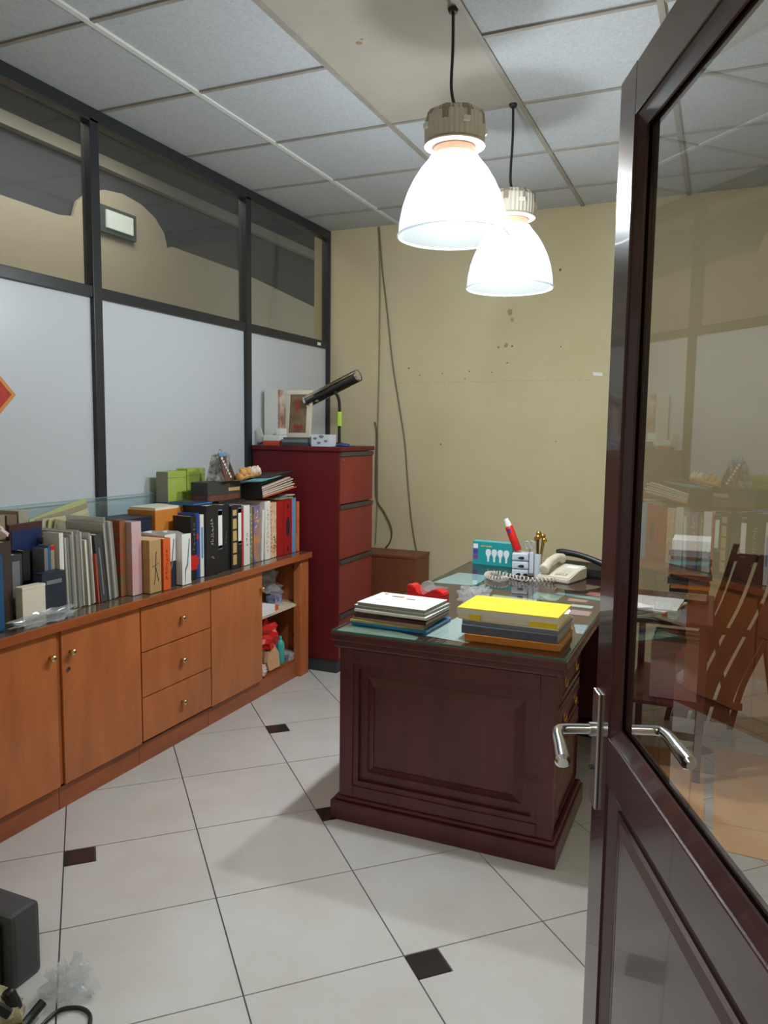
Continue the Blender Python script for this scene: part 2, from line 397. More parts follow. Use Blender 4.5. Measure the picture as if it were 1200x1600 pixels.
def ring(n, x0, x1, z0, z1, w, ya, yb):
    bm = BM()
    o = [(x0, z0), (x1, z0), (x1, z1), (x0, z1)]; i = [(x0+w, z0+w), (x1-w, z0+w), (x1-w, z1-w), (x0+w, z1-w)]
    A = [bm.verts.new((p[0], ya, p[1])) for p in o]; B = [bm.verts.new((p[0], yb, p[1])) for p in i]; C = [bm.verts.new((p[0], yb-.004, p[1])) for p in i]; D = [bm.verts.new((p[0], yb-.004, p[1])) for p in o]
    for P, Q in ((A, B), (B, C), (C, D), (D, A)):
        for k in range(4): bm.faces.new((P[k], P[(k+1) % 4], Q[(k+1) % 4], Q[k]))
    return obj(n, bm, door_wood, door)
ring('glazing_bead', .10, DW-.10, .875, 1.925, .022, -.004, -.014)
ring('glazing_bead', .10, DW-.10, .875, 1.925, .022, -T+.004, -T+.012)
bm = BM(); v = [bm.verts.new(p) for p in ((.10, -.021, .875), (DW-.10, -.021, .875), (DW-.10, -.021, 1.925), (.10, -.021, 1.925))]; bm.faces.new(v); o = obj('glass_pane', bm, door_glass, door)
ring('panel_moulding', .10, DW-.10, .16, .79, .03, -.004, -.016)
bm = BM(); box(bm, .10, DW-.10, -T+.012, -.016, .16, .79); obj('lower_panel', bm, door_wood, door)
ring('raised_moulding', .135, DW-.135, .195, .755, .03, -.016, -.009)
dbx('raised_field', (.164, DW-.164, -.02, -.009, .224, .726), door_wood, .002)
# long backplate, two levers
for s, y0 in ((1, 0), (-1, -T)):
    h = dbx('door_handle', (.012, .052, min(y0, y0+s*.006), max(y0, y0+s*.006), .715, .935), steel, .002)
    bm = BM(); zz = .862
    tube(bm, smooth_path([(.032, y0+s*.004, zz), (.032, y0+s*.05, zz), (.038, y0+s*.072, zz), (.06, y0+s*.08, zz-.002), (.10, y0+s*.083, zz-.008), (.15, y0+s*.088, zz-.016)], 5), .009, 12,
         rs=[.0095]*11+[.0095+.00035*k for k in range(14)]+[.009])
    hh = obj('lever', bm, chrome, h, smooth=True)
    bm = BM(); lathe(bm, [(.013, 0), (.013, .012)], 18, M=Matrix.Translation((.032, y0+s*.004, zz)) @ Matrix.Rotation(-s*math.pi/2, 4, 'X')); obj('rose', bm, steel, h, smooth=True)
    bm = BM(); lathe(bm, [(.006, 0), (.006, .008)], 14, M=Matrix.Translation((.032, y0+s*.004, .79)) @ Matrix.Rotation(-s*math.pi/2, 4, 'X')); obj('keyhole', bm, blackm, h)
for z in (.3, 1.1, 1.8): dbx('hinge', (DW, DW+.014, -.004, .006, z-.05, z+.05), steel)

# ------------------------------------------------------------------ pendant lamps
def pendant(loc, cord_top, drop, label, dup=None):
    t = thing('pendant_lamp', label, 'lamp', loc, group='frosted bell pendant lamps')
    # z=0 at rim
    bm = BM(); n = 96
    prof = [(.185, .0), (.1835, .012), (.181, .045), (.172, .09), (.157, .135), (.138, .175), (.115, .212), (.092, .24), (.080, .258)]
    lathe(bm, prof, n, cap=False, flute=-.012)
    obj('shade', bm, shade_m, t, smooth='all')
    bm = BM(); tube(bm, [(.1855*math.cos(2*math.pi*k/64), .1855*math.sin(2*math.pi*k/64), 0) for k in range(64)], .0035, 6, True); obj('shade_rim', bm, mat('rim_plastic', (236, 240, 244), .3, trans=.6), t, smooth=True)
    bm = BM(); lathe(bm, [(.066, .258), (.070, .262), (.070, .285), (.064, .29)], 40); obj('collar', bm, copper, t, smooth=True)
    bm = BM(); lathe(bm, [(.090, .286), (.101, .289), (.102, .294), (.096, .297)], 48); obj('housing_flange', bm, housing_m, t, smooth=True)
    bm = BM(); lathe(bm, [(.090, .296), (.100, .300), (.102, .345), (.100, .375), (.088, .394), (.05, .400), (.0, .401)][:6], 72, flute=-.035); obj('housing', bm, housing_m, t)
    bm = BM(); lathe(bm, [(.101, .346), (.103, .352), (.101, .382), (.089, .397), (.052, .403)], 8); obj('housing_cover', bm, housing_d, t)
    for a in (.6, 2.2, 3.9, 5.4):
        bm = BM(); box(bm, .098, .110, -.012, .012, .335, .352, .002); o = obj('clip', bm, white_pl, t, rot=(0, 0, a))
    bm = BM(); top = Vector(cord_top)-Vector(loc)
    tube(bm, smooth_path([(0.008, 0, .40), (-.006, .0, .43), (top.x*.8-.004, 0, .43+(top.z-.43)*.2), (top.x+.002, top.y, .43+(top.z-.43)*.6), (top.x, top.y, top.z)], 6), .0055, 8); obj('cord', bm, black, t, smooth=True)
    bm = BM(); lathe(bm, [(.014, top.z-.012), (.018, top.z)], 16, (top.x, top.y, 0)); obj('ceiling_hook', bm, black, t)
    bm = BM(); lathe(bm, [(.018, .255), (.02, .22), (.030, .205), (.036, .19), (.032, .168), (.014, .156), (.002, .154)], 24); obj('bulb', bm, bulb_m, t, smooth='all')
    l = bpy.data.lights.new('bulb_light', 'POINT'); l.energy = LAMP_W; l.shadow_soft_size = .04; l.color = (.88, .97, 1.0)
    lo = bpy.data.objects.new('bulb_light', l); COL.objects.link(lo); lo.parent = t; lo.location = (0, 0, .108)
    return t
pendant((1.729, -2.389, 2.065), (1.714, -2.389, H), 0, 'nearer and larger-looking lit frosted bell pendant, dusty housing with brown cover')
pendant((1.719, -1.59, 2.032), (1.713, -1.59, H), 0, 'farther lit frosted bell pendant, partly hidden behind the nearer one')

# ------------------------------------------------------------------ low cabinet along the left wall
CT = .7154
cab_y0 = YF+.03
def carcass(t, y0, y1, back=True):
    bx('bottom_board', (.004, .40, y0, y1, .085, .10), wood_inner, t); bx('back_panel', (.004, .012, y0, y1, .1, .68), wood_inner, t)
    bx('plinth', (.03, .4192, y0, y1, 0, .085), wood_cab_edge, t, .001)
    bx('side_panel', (.012, .43, y0, y0+.016, .1, .68), wood_cab, t); bx('side_panel', (.012, .43, y1-.016, y1, .1, .68), wood_cab, t)
def knob(p, y, z, x=.44):
    bm = BM(); lathe(bm, [(.007, 0), (.006, .008), (.012, .014), (.014, .02), (.011, .026), (.003, .028)], 18, M=Matrix.Translation((x, y, z)) @ Matrix.Rotation(math.pi/2, 4, 'Y'))
    return obj('knob', bm, brass, p, smooth='all')
def cdoor(t, y0, y1, ky, lock=False):
    d = bx('cabinet_door', (.4305, .4405, y0, y1, .098, .676), wood_cab, t, .0015); knob(d, ky, .59)
    if lock:
        bm = BM(); lathe(bm, [(.009, 0), (.009, .004), (.004, .0045)], 16, M=Matrix.Translation((.4405, ky-.01, .527)) @ Matrix.Rotation(math.pi/2, 4, 'Y')); obj('lock', bm, steel, d)
    return d
t = thing('low_cabinet', 'orange-brown cabinet unit with one shown door, left of dark gap, nearest camera', 'cabinet')
carcass(t, -3.50, -2.909); cdoor(t, -3.495, -2.918, -2.95)
t = thing('low_cabinet', 'orange-brown cabinet unit at far left edge beyond the nearest door', 'cabinet')
carcass(t, cab_y0, -3.502); cdoor(t, cab_y0+.005, -3.507, -3.56)
t = thing('low_cabinet', 'orange-brown cabinet unit whose single door has knob and steel lock', 'cabinet')
carcass(t, -2.907, -2.479); cdoor(t, -2.895, -2.482, -2.857, True)
t = thing('low_cabinet', 'orange-brown three-drawer cabinet unit in the middle of the row', 'cabinet')
carcass(t, -2.477, -2.002)
for z0, z1 in ((.486, .672), (.293, .481), (.103, .288)):
    d = bx('drawer', (.4305, .4405, -2.474, -2.0045, z0, z1), wood_cab, t, .0015); knob(d, -2.222, (z0+z1)/2)
t = thing('low_cabinet', 'orange-brown cabinet unit at row end, one door and open cluttered shelves', 'cabinet')
carcass(t, -2.0, -1.062); cdoor(t, -1.997, -1.557, -1.575)
bx('end_post', (.395, .44, -1.156, -1.062, .0, .682), wood_cab, t, .002)
bx('shelf', (.014, .41, -1.575, -1.08, .41, .424), cream_shelf, t, .001)
bx('divider', (.014, .41, -1.59, -1.576, .1, .68), wood_inner, t)
for z in (.62, .22):
    bm = BM(); lathe(bm, [(.016, 0), (.016, .006)], 16, M=Matrix.Translation((.36, -1.0785, z)) @ Matrix.Rotation(math.pi/2, 4, 'X')); obj('hinge_cup', bm, kick_m, t)
t = thing('countertop', 'long grey-brown worktop with orange wooden lip over the low cabinets', 'countertop', (0, 0, .682))
bx('top_board', (.024, .452, cab_y0, -1.058, 0, .031), top_lam, t); bx('wood_lip', (.4521, .462, cab_y0, -1.058, 0, .0325), wood_cab_edge, t, .002)

# contents of the open compartment
def crumple(name, label, cat, loc, s, m, seed, amp=.4, group=None, sub=3):
    o = obj(name, blob(seed, *s, amp=amp, sub=sub), m, loc=loc); return tag(o, label, cat, group)
zs = .4245
t = bx('white_box', (.30, .415, -1.545, -1.39, zs, zs+.045), paper, None, .001); tag(t, 'white slim box at front left of the cabinet shelf', 'box')
crumple('plastic_bag', 'crumpled clear and grey plastic bags heaped on the upper cabinet shelf', 'bag', (.27, -1.33, zs+.064), (.09, .13, .085), clear_pl, 5, 1.0)
t = bx('kraft_box', (.13, .27, -1.50, -1.30, zs, zs+.05), tan, None, .002); tag(t, 'small kraft box beneath crumpled plastic on cabinet shelf', 'box')
t = bx('kraft_packet', (.26, .295, -1.45, -1.385, zs, zs+.085), mat('buff_card', (208, 184, 128), .7), None, .002); tag(t, 'buff small packet upright behind the white slim box', 'packet')
t = bx('blue_tin', (.30, .36, -1.30, -1.22, zs, zs+.06), None, None, .003); t.data.materials.append(mat('blue_white_print', (196, 200, 220), .4, rgb2=(44, 58, 140), noise=.3, nscale=30)); tag(t, 'blue and white printed small carton on the cabinet shelf', 'carton')
t = bx('orange_box', (.36, .40, -1.375, -1.33, zs, zs+.03), orange_c, None, .002); tag(t, 'tiny orange box at front of the cabinet shelf', 'box')
t = bx('kraft_sleeve', (.06, .25, -1.17, -1.11, zs, zs+.22), tan, None, .002); tag(t, 'tall kraft cardboard sleeve against cabinet right side', 'box')
zb = .1005
crumple('red_bag', 'crumpled bright red plastic bag in lower cabinet compartment', 'bag', (.325, -1.375, .2155), (.075, .095, .088), redc, 11, .55)
t = bx('kraft_carton', (.14, .37, -1.50, -1.30, zb, .215), mat('brown_grey_carton', (120, 100, 80), .8, noise=.2, nscale=8), None, .002); tag(t, 'brown grey carton beneath the red plastic bag', 'box')
bm = BM(); prism(bm, [(-.055, 0), (.055, 0), (.06, .08), (.02, .13), (-.04, .10), (-.065, .05)], -.012, .012, 'x'); t = obj('cardboard_piece', bm, mat('peach_card', (206, 160, 118), .7), loc=(.395, -1.38, zb+.004), rot=(0, R_(-8), 0)); tag(t, 'torn peach cardboard piece in front of the lower compartment', 'cardboard')
bm = BM(); lathe(bm, [(.02, 0), (.024, .01), (.024, .11), (.016, .13), (.01, .135), (.01, .155)], 20); t = obj('spray_bottle', bm, aqua, loc=(.37, -1.262, zb), smooth=True); tag(t, 'aqua plastic bottle standing beside the torn cardboard piece', 'bottle')
bm = BM(); lathe(bm, [(.03, 0), (.033, .01), (.033, .22), (.02, .25), (.012, .255), (.012, .275)], 20); t = obj('clear_bottle', bm, clear_pl, loc=(.22, -1.235, zb), smooth=True); tag(t, 'tall clear bottle behind the aqua bottle in the cabinet', 'bottle')
t = bx('paper_stack', (.25, .40, -1.215, -1.11, zb, zb+.035), mat('mixed_papers', (196, 190, 188), .6, rgb2=(110, 110, 130), noise=.2, nscale=30), None, .001); tag(t, 'low stack of mottled leaflets on cabinet floor at right', 'papers')
t = obj('tissue_wad', blob(3, .035, .04, .04, .5), mat('pinkish_tissue', (214, 196, 190), .8), loc=(.395, -1.515, zb)); tag(t, 'pale pinkish crumpled tissue at left of the lower compartment', 'tissue')

# ------------------------------------------------------------------ books along the countertop
def mirror_y(b): return b
def bound(name, label, cat, x, y0, y1, h, m, d=.17, pages=paper_edge, lean=0, z=CT-.0022, group='books and files on the low cabinet', side=None, extra=None, turn=0):
    """book with its spine facing the room (+x); base origin at the middle of the foot of the spine"""
    w = y1-y0; c = min(.0025, w*.16)
    zlift = abs(math.sin(lean))*w/2
    t = thing(name, label, cat, (x, (y0+y1)/2, z+zlift+.0023), (lean, 0, turn), group)
    bm = BM(); box(bm, -.003, 0, -w/2, w/2, 0, h, 0); box(bm, -d, -.003, -w/2, -w/2+c, 0, h); box(bm, -d, -.003, w/2-c, w/2, 0, h)
    obj('cover', bm, m, t)
    bx('pages', (-d+.004, -.0035, -w/2+c+.0003, w/2-c-.0003, .003, h-.004), pages, t)
    if extra: extra(t, w, h)
    return t
def lab(m, z0, z1, frac=.8, name='spine_label'):
    def f(t, w, h): bx(name, (.0002, .0012, -w*frac/2, w*frac/2, h*z0, h*z1), m, t)
    return f
def multi(*fs):
    def f(t, w, h):
        for g in fs: g(t, w, h)
    return f
def stxt(s, size, m, z=.5):
    def f(t, w, h):
        text_mesh(s, size, 'spine_text', m, t, Matrix.Translation((.0018, 0, h*z)) @ FXV)
    return f
def glyphs(z0, z1, m, frac=.5, n=9, seed=1):
    """unreadable print at this size: short strokes down the spine"""
    def f(t, w, h):
        rd = random.Random(seed); bm = BM(); L = h*(z1-z0)/n
        for k in range(n):
            zc = h*z0+L*(k+.5)
            for q in range(3):
                a = rd.uniform(-.5, .5)*w*frac; b = rd.uniform(.1, .5)*w*frac; zz = zc+rd.uniform(-.32, .32)*L
                box(bm, .0013, .0019, a-b/2, a+b/2, zz-L*.07, zz+L*.07)
            a = rd.uniform(-.3, .3)*w*frac; box(bm, .0013, .0019, a-.0008, a+.0008, zc-L*.35, zc+L*.35)
        obj('spine_text', bm, m, t)
    return f
def oval(t, w, h):
    bm = BM(); pts = [(w*.0+.019*math.cos(a), h*.5+.055*math.sin(a)) for a in [2*math.pi*k/24 for k in range(24)]]; prism(bm, pts, .0002, .0014, 'x'); obj('finger_slot', bm, blackm, t)
    for z in (.1, .88): bm = BM(); box(bm, .0002, .0014, -.007, .007, h*z-.012, h*z+.01); obj('slot', bm, blackm, t)
bp = mat('spine_black', (30, 29, 31), .45); tangold = mat('tan_gold_print', (196, 164, 108), .5); wht = paper
white_c = mat('white_card_cover', (224, 222, 218), .5)
B = bound
B('book', 'thin red-orange book at the far end of the book row', 'book', .378, -1.091, -1.062, .288, mat('coral_print', (212, 70, 50), .5, rgb2=(214, 140, 70), noise=.2, nscale=20))
B('book', 'thin grey book between the coral and light blue ones', 'book', .372, -1.103, -1.092, .313, greyc)
B('book', 'plain light blue book near the far end of the row', 'book', .378, -1.145, -1.104, .311, lblue)
B('box_file', 'red box file with black oval finger slot on spine', 'file', .378, -1.236, -1.147, .308, mat('file_red', (166, 28, 30), .45), .22, extra=oval)
B('box_file', 'plain red box file left of the one with oval slot', 'file', .376, -1.302, -1.238, .307, mat('file_red', (166, 28, 30), .45), .2)
B('book', 'cream book with black lettering low on its spine, beside red file', 'book', .372, -1.346, -1.304, .302, creamtxt, extra=glyphs(.08, .4, blackm, .7, 6, 4))
B('book', 'off-white book with orange printing, second from red file', 'book', .374, -1.376, -1.348, .304, mat('white_orange_print', (226, 214, 196), .5, rgb2=(216, 170, 130), noise=.2, nscale=25), extra=glyphs(.1, .95, orange_c, .5, 12, 8))
B('book', 'thick white book with faint orange letters on spine', 'book', .378, -1.430, -1.378, .314, white_c, extra=glyphs(.1, .9, mat('faint_orange', (220, 170, 140), .6), .4, 10, 5))
B('book', 'slim white book leaning beside the picture-spined book', 'book', .376, -1.463, -1.443, .27, white_c, lean=R_(-2.5))
B('book', 'book with blue sky and golden picture on its spine', 'book', .375, -1.532, -1.474, .297, sunset, extra=glyphs(.6, .95, paper, .5, 4, 7))
B('book', 'dull olive book between picture spine and white spine', 'book', .370, -1.572, -1.536, .301, olive, extra=glyphs(.1, .9, cream, .4, 10, 2))
B('book', 'clean white book with small grey mark mid spine', 'book', .380, -1.632, -1.578, .309, white_c, extra=glyphs(.3, .55, greyc, .35, 3, 6))
B('folder', 'very thin red folder squeezed beside clean white book', 'folder', .378, -1.649, -1.635, .299, redc)
def mk_lever(z0=.42, z1=.95):
    return multi(lab(wht, z0, z1, .72), lab(lblue, z1-.07, z1+.015, .74, 'label_band'), lab(lblue, z0-.01, z0+.045, .74, 'label_band'), )
B('lever_arch_file', 'black file with white and blue label beside thin red folder', 'file', .380, -1.688, -1.651, .314, bp, .2, extra=mk_lever(.38, .95))
B('encyclopedia', 'black book with stacked tan panels on its spine', 'book', .384, -1.748, -1.690, .318, bp, .2, extra=multi(*[lab(tangold, a, a+.16, .55, 'spine_panel') for a in (.06, .25, .44, .63)]+[lab(tangold, .84, .93, .55, 'spine_panel')]))
B('lever_arch_file', 'plain black file between tan panels and white label', 'file', .374, -1.812, -1.750, .327, bp, .2, extra=glyphs(.4, .6, greyc, .2, 3, 3))
B('lever_arch_file', 'black file whose white label ends in blue, beside gold lettering', 'file', .380, -1.858, -1.814, .325, bp, .2, extra=mk_lever(.36, .93))
B('encyclopedia', 'thickest black book with vertical pale gold lettering on spine', 'book', .386, -1.953, -1.860, .334, bp, .13, extra=multi(lambda t, w, h: (glyphs(.42, .82, mat('pale_gold', (216, 206, 170), .4), .28, 8, 12)(t, w, h)), lambda t, w, h: glyphs(.22, .28, tangold, .2, 1, 2)(t, w, h)))
B('book', 'thin white and blue book next to thickest black book', 'book', .374, -1.985, -1.958, .295, white_c, .1, extra=lab(lblue, .3, .8, .5))
B('book', 'dark blue book with red ornament low on its spine', 'book', .370, -2.017, -1.988, .304, bluec, .1, extra=multi(lab(redc, .2, .32, .6, 'spine_mark'), lab(redc, .6, .68, .5, 'spine_mark')))
B('book', 'black book with bright red block near spine foot', 'book', .380, -2.064, -2.02, .295, bp, .1, extra=multi(lab(redc, .15, .38, 1.0, 'red_block'), glyphs(.45, .9, greyc, .4, 6, 3)))
def magfile(label, x, y0, y1, h, m, m2, back, lean=0):
    t = thing('magazine_file', label, 'magazine file', (x, (y0+y1)/2, CT+.0002), (0, 0, 0), 'books and files on the low cabinet'); w = y1-y0; d = .13; c = .002
    bx('front_wall', (-c, 0, -w/2, w/2, 0, h), m, t)
    for s in (-1, 1):
        bm = BM(); prism(bm, [(-c, 0), (-d, 0), (-d, h*1.02), (-d*.55, h*1.02), (-d*.3, h*.98), (-c, h)], s*w/2-(c if s > 0 else 0), s*w/2+(c if s < 0 else 0), 'y'); obj('side_wall', bm, m, t)
    bx('base', (-d, -c, -w/2, w/2, 0, c), m, t); bx('back_wall', (-d-c, -d, -w/2, w/2, 0, h*1.02), m, t)
    bx('papers', (-d+.008, -.01, -w/2+.005, w/2-.005, c+.001, h*.93), m2, t)
    if back: bx('cover_band', (.0002, .0012, -w/2, w/2, 0, back*h), blackm, t); bm = BM(); box(bm, -.12, -.004, -w/2-.0014, -w/2-.0002, 0, h*.45); obj('side_print', bm, kick_m, t)
    bm = BM(); prism(bm, [(-w*.2+.0*k, 0) for k in (0,)]+[(-w*.2, h*.3), (w*.05, h*.42), (w*.28, h*.9), (w*.34, h*.9), (w*.12, h*.38), (-w*.12, h*.27)], .0014, .0022, 'x'); obj('printed_curve', bm, greyc, t)
    return t
magfile('white magazine file with curved grey line, fuller white front', .425, -2.185, -2.122, .228, white_pl, grey_pages, 0)
magfile('magazine file white above and black below, beside orange book', .395, -2.262, -2.19, .233, white_pl, grey_pages, .48)
B('book', 'orange book standing between kraft box and magazine file', 'book', .427, -2.313, -2.266, .225, orange_c, .15, extra=glyphs(.2, .8, mat('dark_orange', (150, 60, 30), .5), .4, 7, 1))
def kx(t, w, h):
    bm = BM(); tube(bm, smooth_path([(.001, .004, h*.78), (.001, 0, h*.55), (.001, -.004, h*.3), (.001, -.012, h*.16)], 4), .0013, 5); tube(bm, [(.001, -.02, h*.5), (.001, .02, h*.55)], .0013, 5); tube(bm, smooth_path([(.001, .0, h*.48), (.001, .012, h*.3), (.001, .016, h*.2)], 3), .0013, 5); obj('pen_mark', bm, blackm, t)
t = thing('kraft_box', 'kraft cardboard box with black brush mark on its end', 'box', (.42, -2.355, CT), (0, 0, 0), 'books and files on the low cabinet')
bx('carton', (-.16, 0, -.037, .036, 0, .225), tan, t, .002); kx(t, .077, .225); bx('lid_flap', (-.16, -.002, -.0365, .0355, .2252, .227), mat('kraft_light', (206, 172, 120), .8), t)
# second line behind
t = thing('office_book', 'wide ochre book with royal blue spine behind kraft box', 'book', (.25, -1.98, CT), (0, 0, R_(0)), 'books behind the front row')
bx('cover', (-.16, 0, -.17, .032, 0, .322), ochre, t, .001); bx('spine_strip', (-.16, .0, .0323, .066, 0, .30), bluec, t, .001); bx('pages', (-.155, -.003, -.165, .03, .3222, .334), cream, t)
t = thing('navy_box', 'long dark navy box file behind the kraft box', 'box', (.235, -2.255, CT), (0, 0, 0), 'books behind the front row')
bx('body', (-.15, 0, -.10, .095, 0, .285), navy, t, .003); bx('lid', (-.152, .002, -.103, .098, .2852, .300), mat('navy_lid', (26, 34, 50), .45), t, .002)
t = thing('blue_folder', 'bright blue folder lying behind the black files, edge showing', 'folder', (.335, -1.905, CT+.336), (0, 0, 0), 'books behind the front row')
bx('cover', (-.15, 0, -.075, .07, 0, .008), mat('bright_blue', (36, 100, 170), .4), t, .002); bx('pages', (-.148, -.002, -.07, .066, .0082, .011), navy, t)
t = thing('archive_box', 'tall dark archive box standing between wall and black files', 'box', (.155, -1.72, CT), (0, 0, 0), 'books behind the front row')
bx('body', (-.12, .0, -.185, .19, 0, .32), dgrey, t, .003); bx('lid', (-.12, .003, -.187, .192, .3203, .334), bp, t, .002)
zg = CT+.3345
t = thing('green_box', 'lime green carton with grey end, left one of the green pair', 'box', (.125, -1.83, zg), group='lime green cartons')
bx('body', (-.07, 0, -.073, .068, 0, .15), limec, t, .002); bx('grey_end', (-.07, .0, -.0755, -.0735, 0, .148), mat('grey_end_card', (140, 136, 120), .7), t); bx('lid_seam', (.0002, .001, -.073, .068, .118, .120), olive, t)
t = thing('green_box', 'lime green carton, right one and slightly taller', 'box', (.13, -1.685, zg), group='lime green cartons')
bx('body', (-.07, 0, -.074, .072, 0, .16), limec, t, .002); bx('lid_seam', (.0002, .001, -.074, .072, .124, .126), olive, t); bx('yellow_print', (.0002, .001, -.04, -.01, .06, .085), mat('yellow_green', (200, 200, 90), .6), t)

# things stacked on top of the books
ZK = CT+.3385
t = thing('album', 'long dark album with maroon lower cover across the book tops', 'album', (.30, -1.71, ZK+.0), (0, 0, R_(0)))
bx('lower_cover', (-.10, 0, -.115, .17, 0, .03), mat('maroon_print', (78, 44, 40), .5, rgb2=(120, 70, 56), noise=.3, nscale=30), t, .002)
bx('upper_box', (-.10, 0, -.115, .17, .0305, .095), mat('charcoal_album', (56, 56, 54), .6), t, .003)
bx('gold_print', (.0003, .0012, .06, .16, .044, .062), tangold, t)
t = thing('ring_binder', 'open worn binder with orange edges, pages fanned, tilting upward', 'binder', (.385, -1.30, CT+.352), (R_(6), R_(-4), 0))
bx('lower_cover', (-.25, 0, -.16, .20, 0, .004), orange_c, t)
bx('spine', (-.25, 0, -.165, -.160, 0, .085), bp, t)
rd = random.Random(5)
for k in range(9):
    z = .006+k*.006; bm = BM(); box(bm, -.24, -.004-rd.random()*.012, -.155+rd.random()*.004, .16+rd.random()*.03, 0, .0045)
    o = obj('page_bundle', bm, [paper_edge, brownc, cream, mat('pinkish_page', (180, 120, 110), .8)][k % 4], t, loc=(0, 0, z), rot=(R_(k*.35), 0, 0))
bx('upper_cover', (-.25, 0, -.158, .21, .082, .087), bp, t); t.children[-1].rotation_euler = (R_(2.2), 0, 0)
bx('teal_sheet', (-.13, -.002, -.156, .06, .0875, .0895), mat('pale_teal_sheet', (110, 180, 184), .5), t); t.children[-1].rotation_euler = (R_(2.2), 0, 0)
bx('brown_sheet', (-.2, -.02, -.03, .19, .0930, .0945), brownc, t); t.children[-1].rotation_euler = (R_(2.2), 0, 0)
t = thing('rolled_papers', 'grey flat papers resting on red file below the binder', 'papers', (.37, -1.19, CT+.311))
bx('lower_sheet', (-.18, 0, -.08, .07, 0, .008), khaki, t); bx('upper_sheet', (-.16, -.01, -.05, .085, .0085, .016), greyc, t); bx('cream_edge', (-.1, .0, .02, .09, .0165, .021), cream, t)
t = thing('desk_calendar', 'tent calendar with white brush lettering and blue top', 'calendar', (.265, -1.665, ZK+.0955), (0, 0, R_(8)))
bm = BM(); M1 = Matrix.Rotation(R_(-24), 4, 'X')
bm = BM(); box(bm, -.055, .05, -.003, .003, 0, .145, 0, Matrix.Translation((0, -.05, 0)) @ Matrix.Rotation(R_(-24), 4, 'X')); obj('rear_leaf', bm, mat('printed_leaf', (206, 204, 200), .5, rgb2=(70, 66, 66), noise=.3, nscale=30), t)
bm = BM(); prism(bm, [(-.06, .002), (.065, .002), (.01, .145), (-.075, .145)], -.001, .003, 'x'); obj('picture_leaf', bm, mat('brown_photo_print', (120, 80, 62), .5, rgb2=(52, 46, 46), noise=.3, nscale=26), t, loc=(.055, 0, 0), rot=(0, R_(-12), 0))
bm = BM(); prism(bm, [(-.074, .13), (.015, .13), (.01, .147), (-.077, .147)], .0032, .0042, 'x'); obj('blue_header', bm, lblue, t, loc=(.055, 0, 0), rot=(0, R_(-12), 0))
bm = BM(); rd = random.Random(8)
for k in range(7):
    a = -.062+k*.009; z = .12-k*.016; prism(bm, [(a, z), (a+.022, z+.004), (a+.02, z-.004), (a+.004, z-.007)], .0032, .0042, 'x'); prism(bm, [(a+.008, z+.008), (a+.013, z+.006), (a+.015, z-.01), (a+.011, z-.008)], .0032, .0042, 'x')
obj('white_lettering', bm, paper, t, loc=(.055, 0, 0), rot=(0, R_(-12), 0))
bm = BM(); tube(bm, [(.02, -.045+.014*math.cos(a), .146+.014*math.sin(a)) for a in [math.pi*2*k/16 for k in range(16)]], .0015, 6, True); obj('wire_loop', bm, chrome, t)
t = thing('plush_toy', 'row of tan plush bears resting on the binder and album', 'toy', (.35, -1.535, ZK+.1), (R_(3), 0, 0))
bm = BM(); tube(bm, smooth_path([(0, -.10, .022), (0, -.05, .025), (0, 0, .027), (0, .05, .029), (0, .085, .03)], 4), .022, 14, rs=[.016+.007*abs(math.sin(k*.9)) for k in range(17)]); obj('body', bm, plush_m, t, smooth='all')
for k, y in enumerate((-.075, -.03, .015, .06)):
    bm = BM(); bmesh.ops.create_uvsphere(bm, u_segments=14, v_segments=10, radius=.02, matrix=Matrix.Translation((.012, y, .042))); 
    for s in (-1, 1): bmesh.ops.create_uvsphere(bm, u_segments=8, v_segments=6, radius=.007, matrix=Matrix.Translation((.006, y+s*.013, .06)))
    obj('bear_head', bm, plush_m if k < 2 else mat('pale_plush', (214, 200, 184), .9), t, smooth='all')
bx('white_card', (-.12, -.026, -.09, .09, -.0, .003), white_c, t)

# left half of the row: sleeves, folders, frames
def sleeves(label, x, y0, y1, h, n, lean, m1=None, group='plastic sleeve files'):
    w = y1-y0; zl = abs(math.sin(lean))*w/2
    t = thing('document_sleeves', label, 'document sleeves', (x, (y0+y1)/2, CT+zl), (lean, 0, 0), group); rd = random.Random(hash(label) % 1000 if False else len(label)*7+n)
    for k in range(n):
        y = -w/2+w*(k+.5)/n; hh = h*rd.uniform(.9, 1); dx = rd.uniform(-.012, 0)
        bx('sleeve', (-.2+dx, dx, y-w/n*.36, y+w/n*.36, 0, hh), sleeve_m if k % 3 else (m1 or mat('cloudy_sleeve', (176, 172, 162), .35)), t)
    bx('inserted_sheets', (-.19, -.016, -w*.44, w*.44, .004, h*.86), mat('greyish_sheets', (168, 164, 154), .7), t) if False else None
    return t
B('floral_folder', 'folder with red floral printed side behind pink-grey file', 'folder', .352, -2.490, -2.458, .315, floral, .1)
B('lever_arch_file', 'pale pink-grey plastic file with faint pattern, left of kraft box', 'file', .382, -2.454, -2.397, .308, pinkg, .13, pages=grey_pages)
sleeves('cloudy plastic sleeves leaning left of the floral folder', .36, -2.558, -2.502, .345, 5, R_(5))
B('folder', 'dark charcoal folder leaning left among the cloudy sleeves', 'folder', .354, -2.605, -2.568, .275, dgrey, .2, lean=R_(6), extra=lab(greyc, .1, .8, .2))
sleeves('cream and white sleeves beside the leaning charcoal folder', .354, -2.672, -2.622, .285, 4, R_(3), cream)
B('folder', 'thin rusty red folder among the cream sleeves', 'folder', .356, -2.620, -2.612, .2, mat('rust_card', (170, 70, 50), .6), lean=R_(4))
sleeves('broad group of greyish sleeves right of the navy picture folder', .355, -2.768, -2.68, .30, 7, R_(2))
B('folder', 'white curled folder at left of the greyish sleeves', 'folder', .345, -2.800, -2.780, .30, white_c, .08)
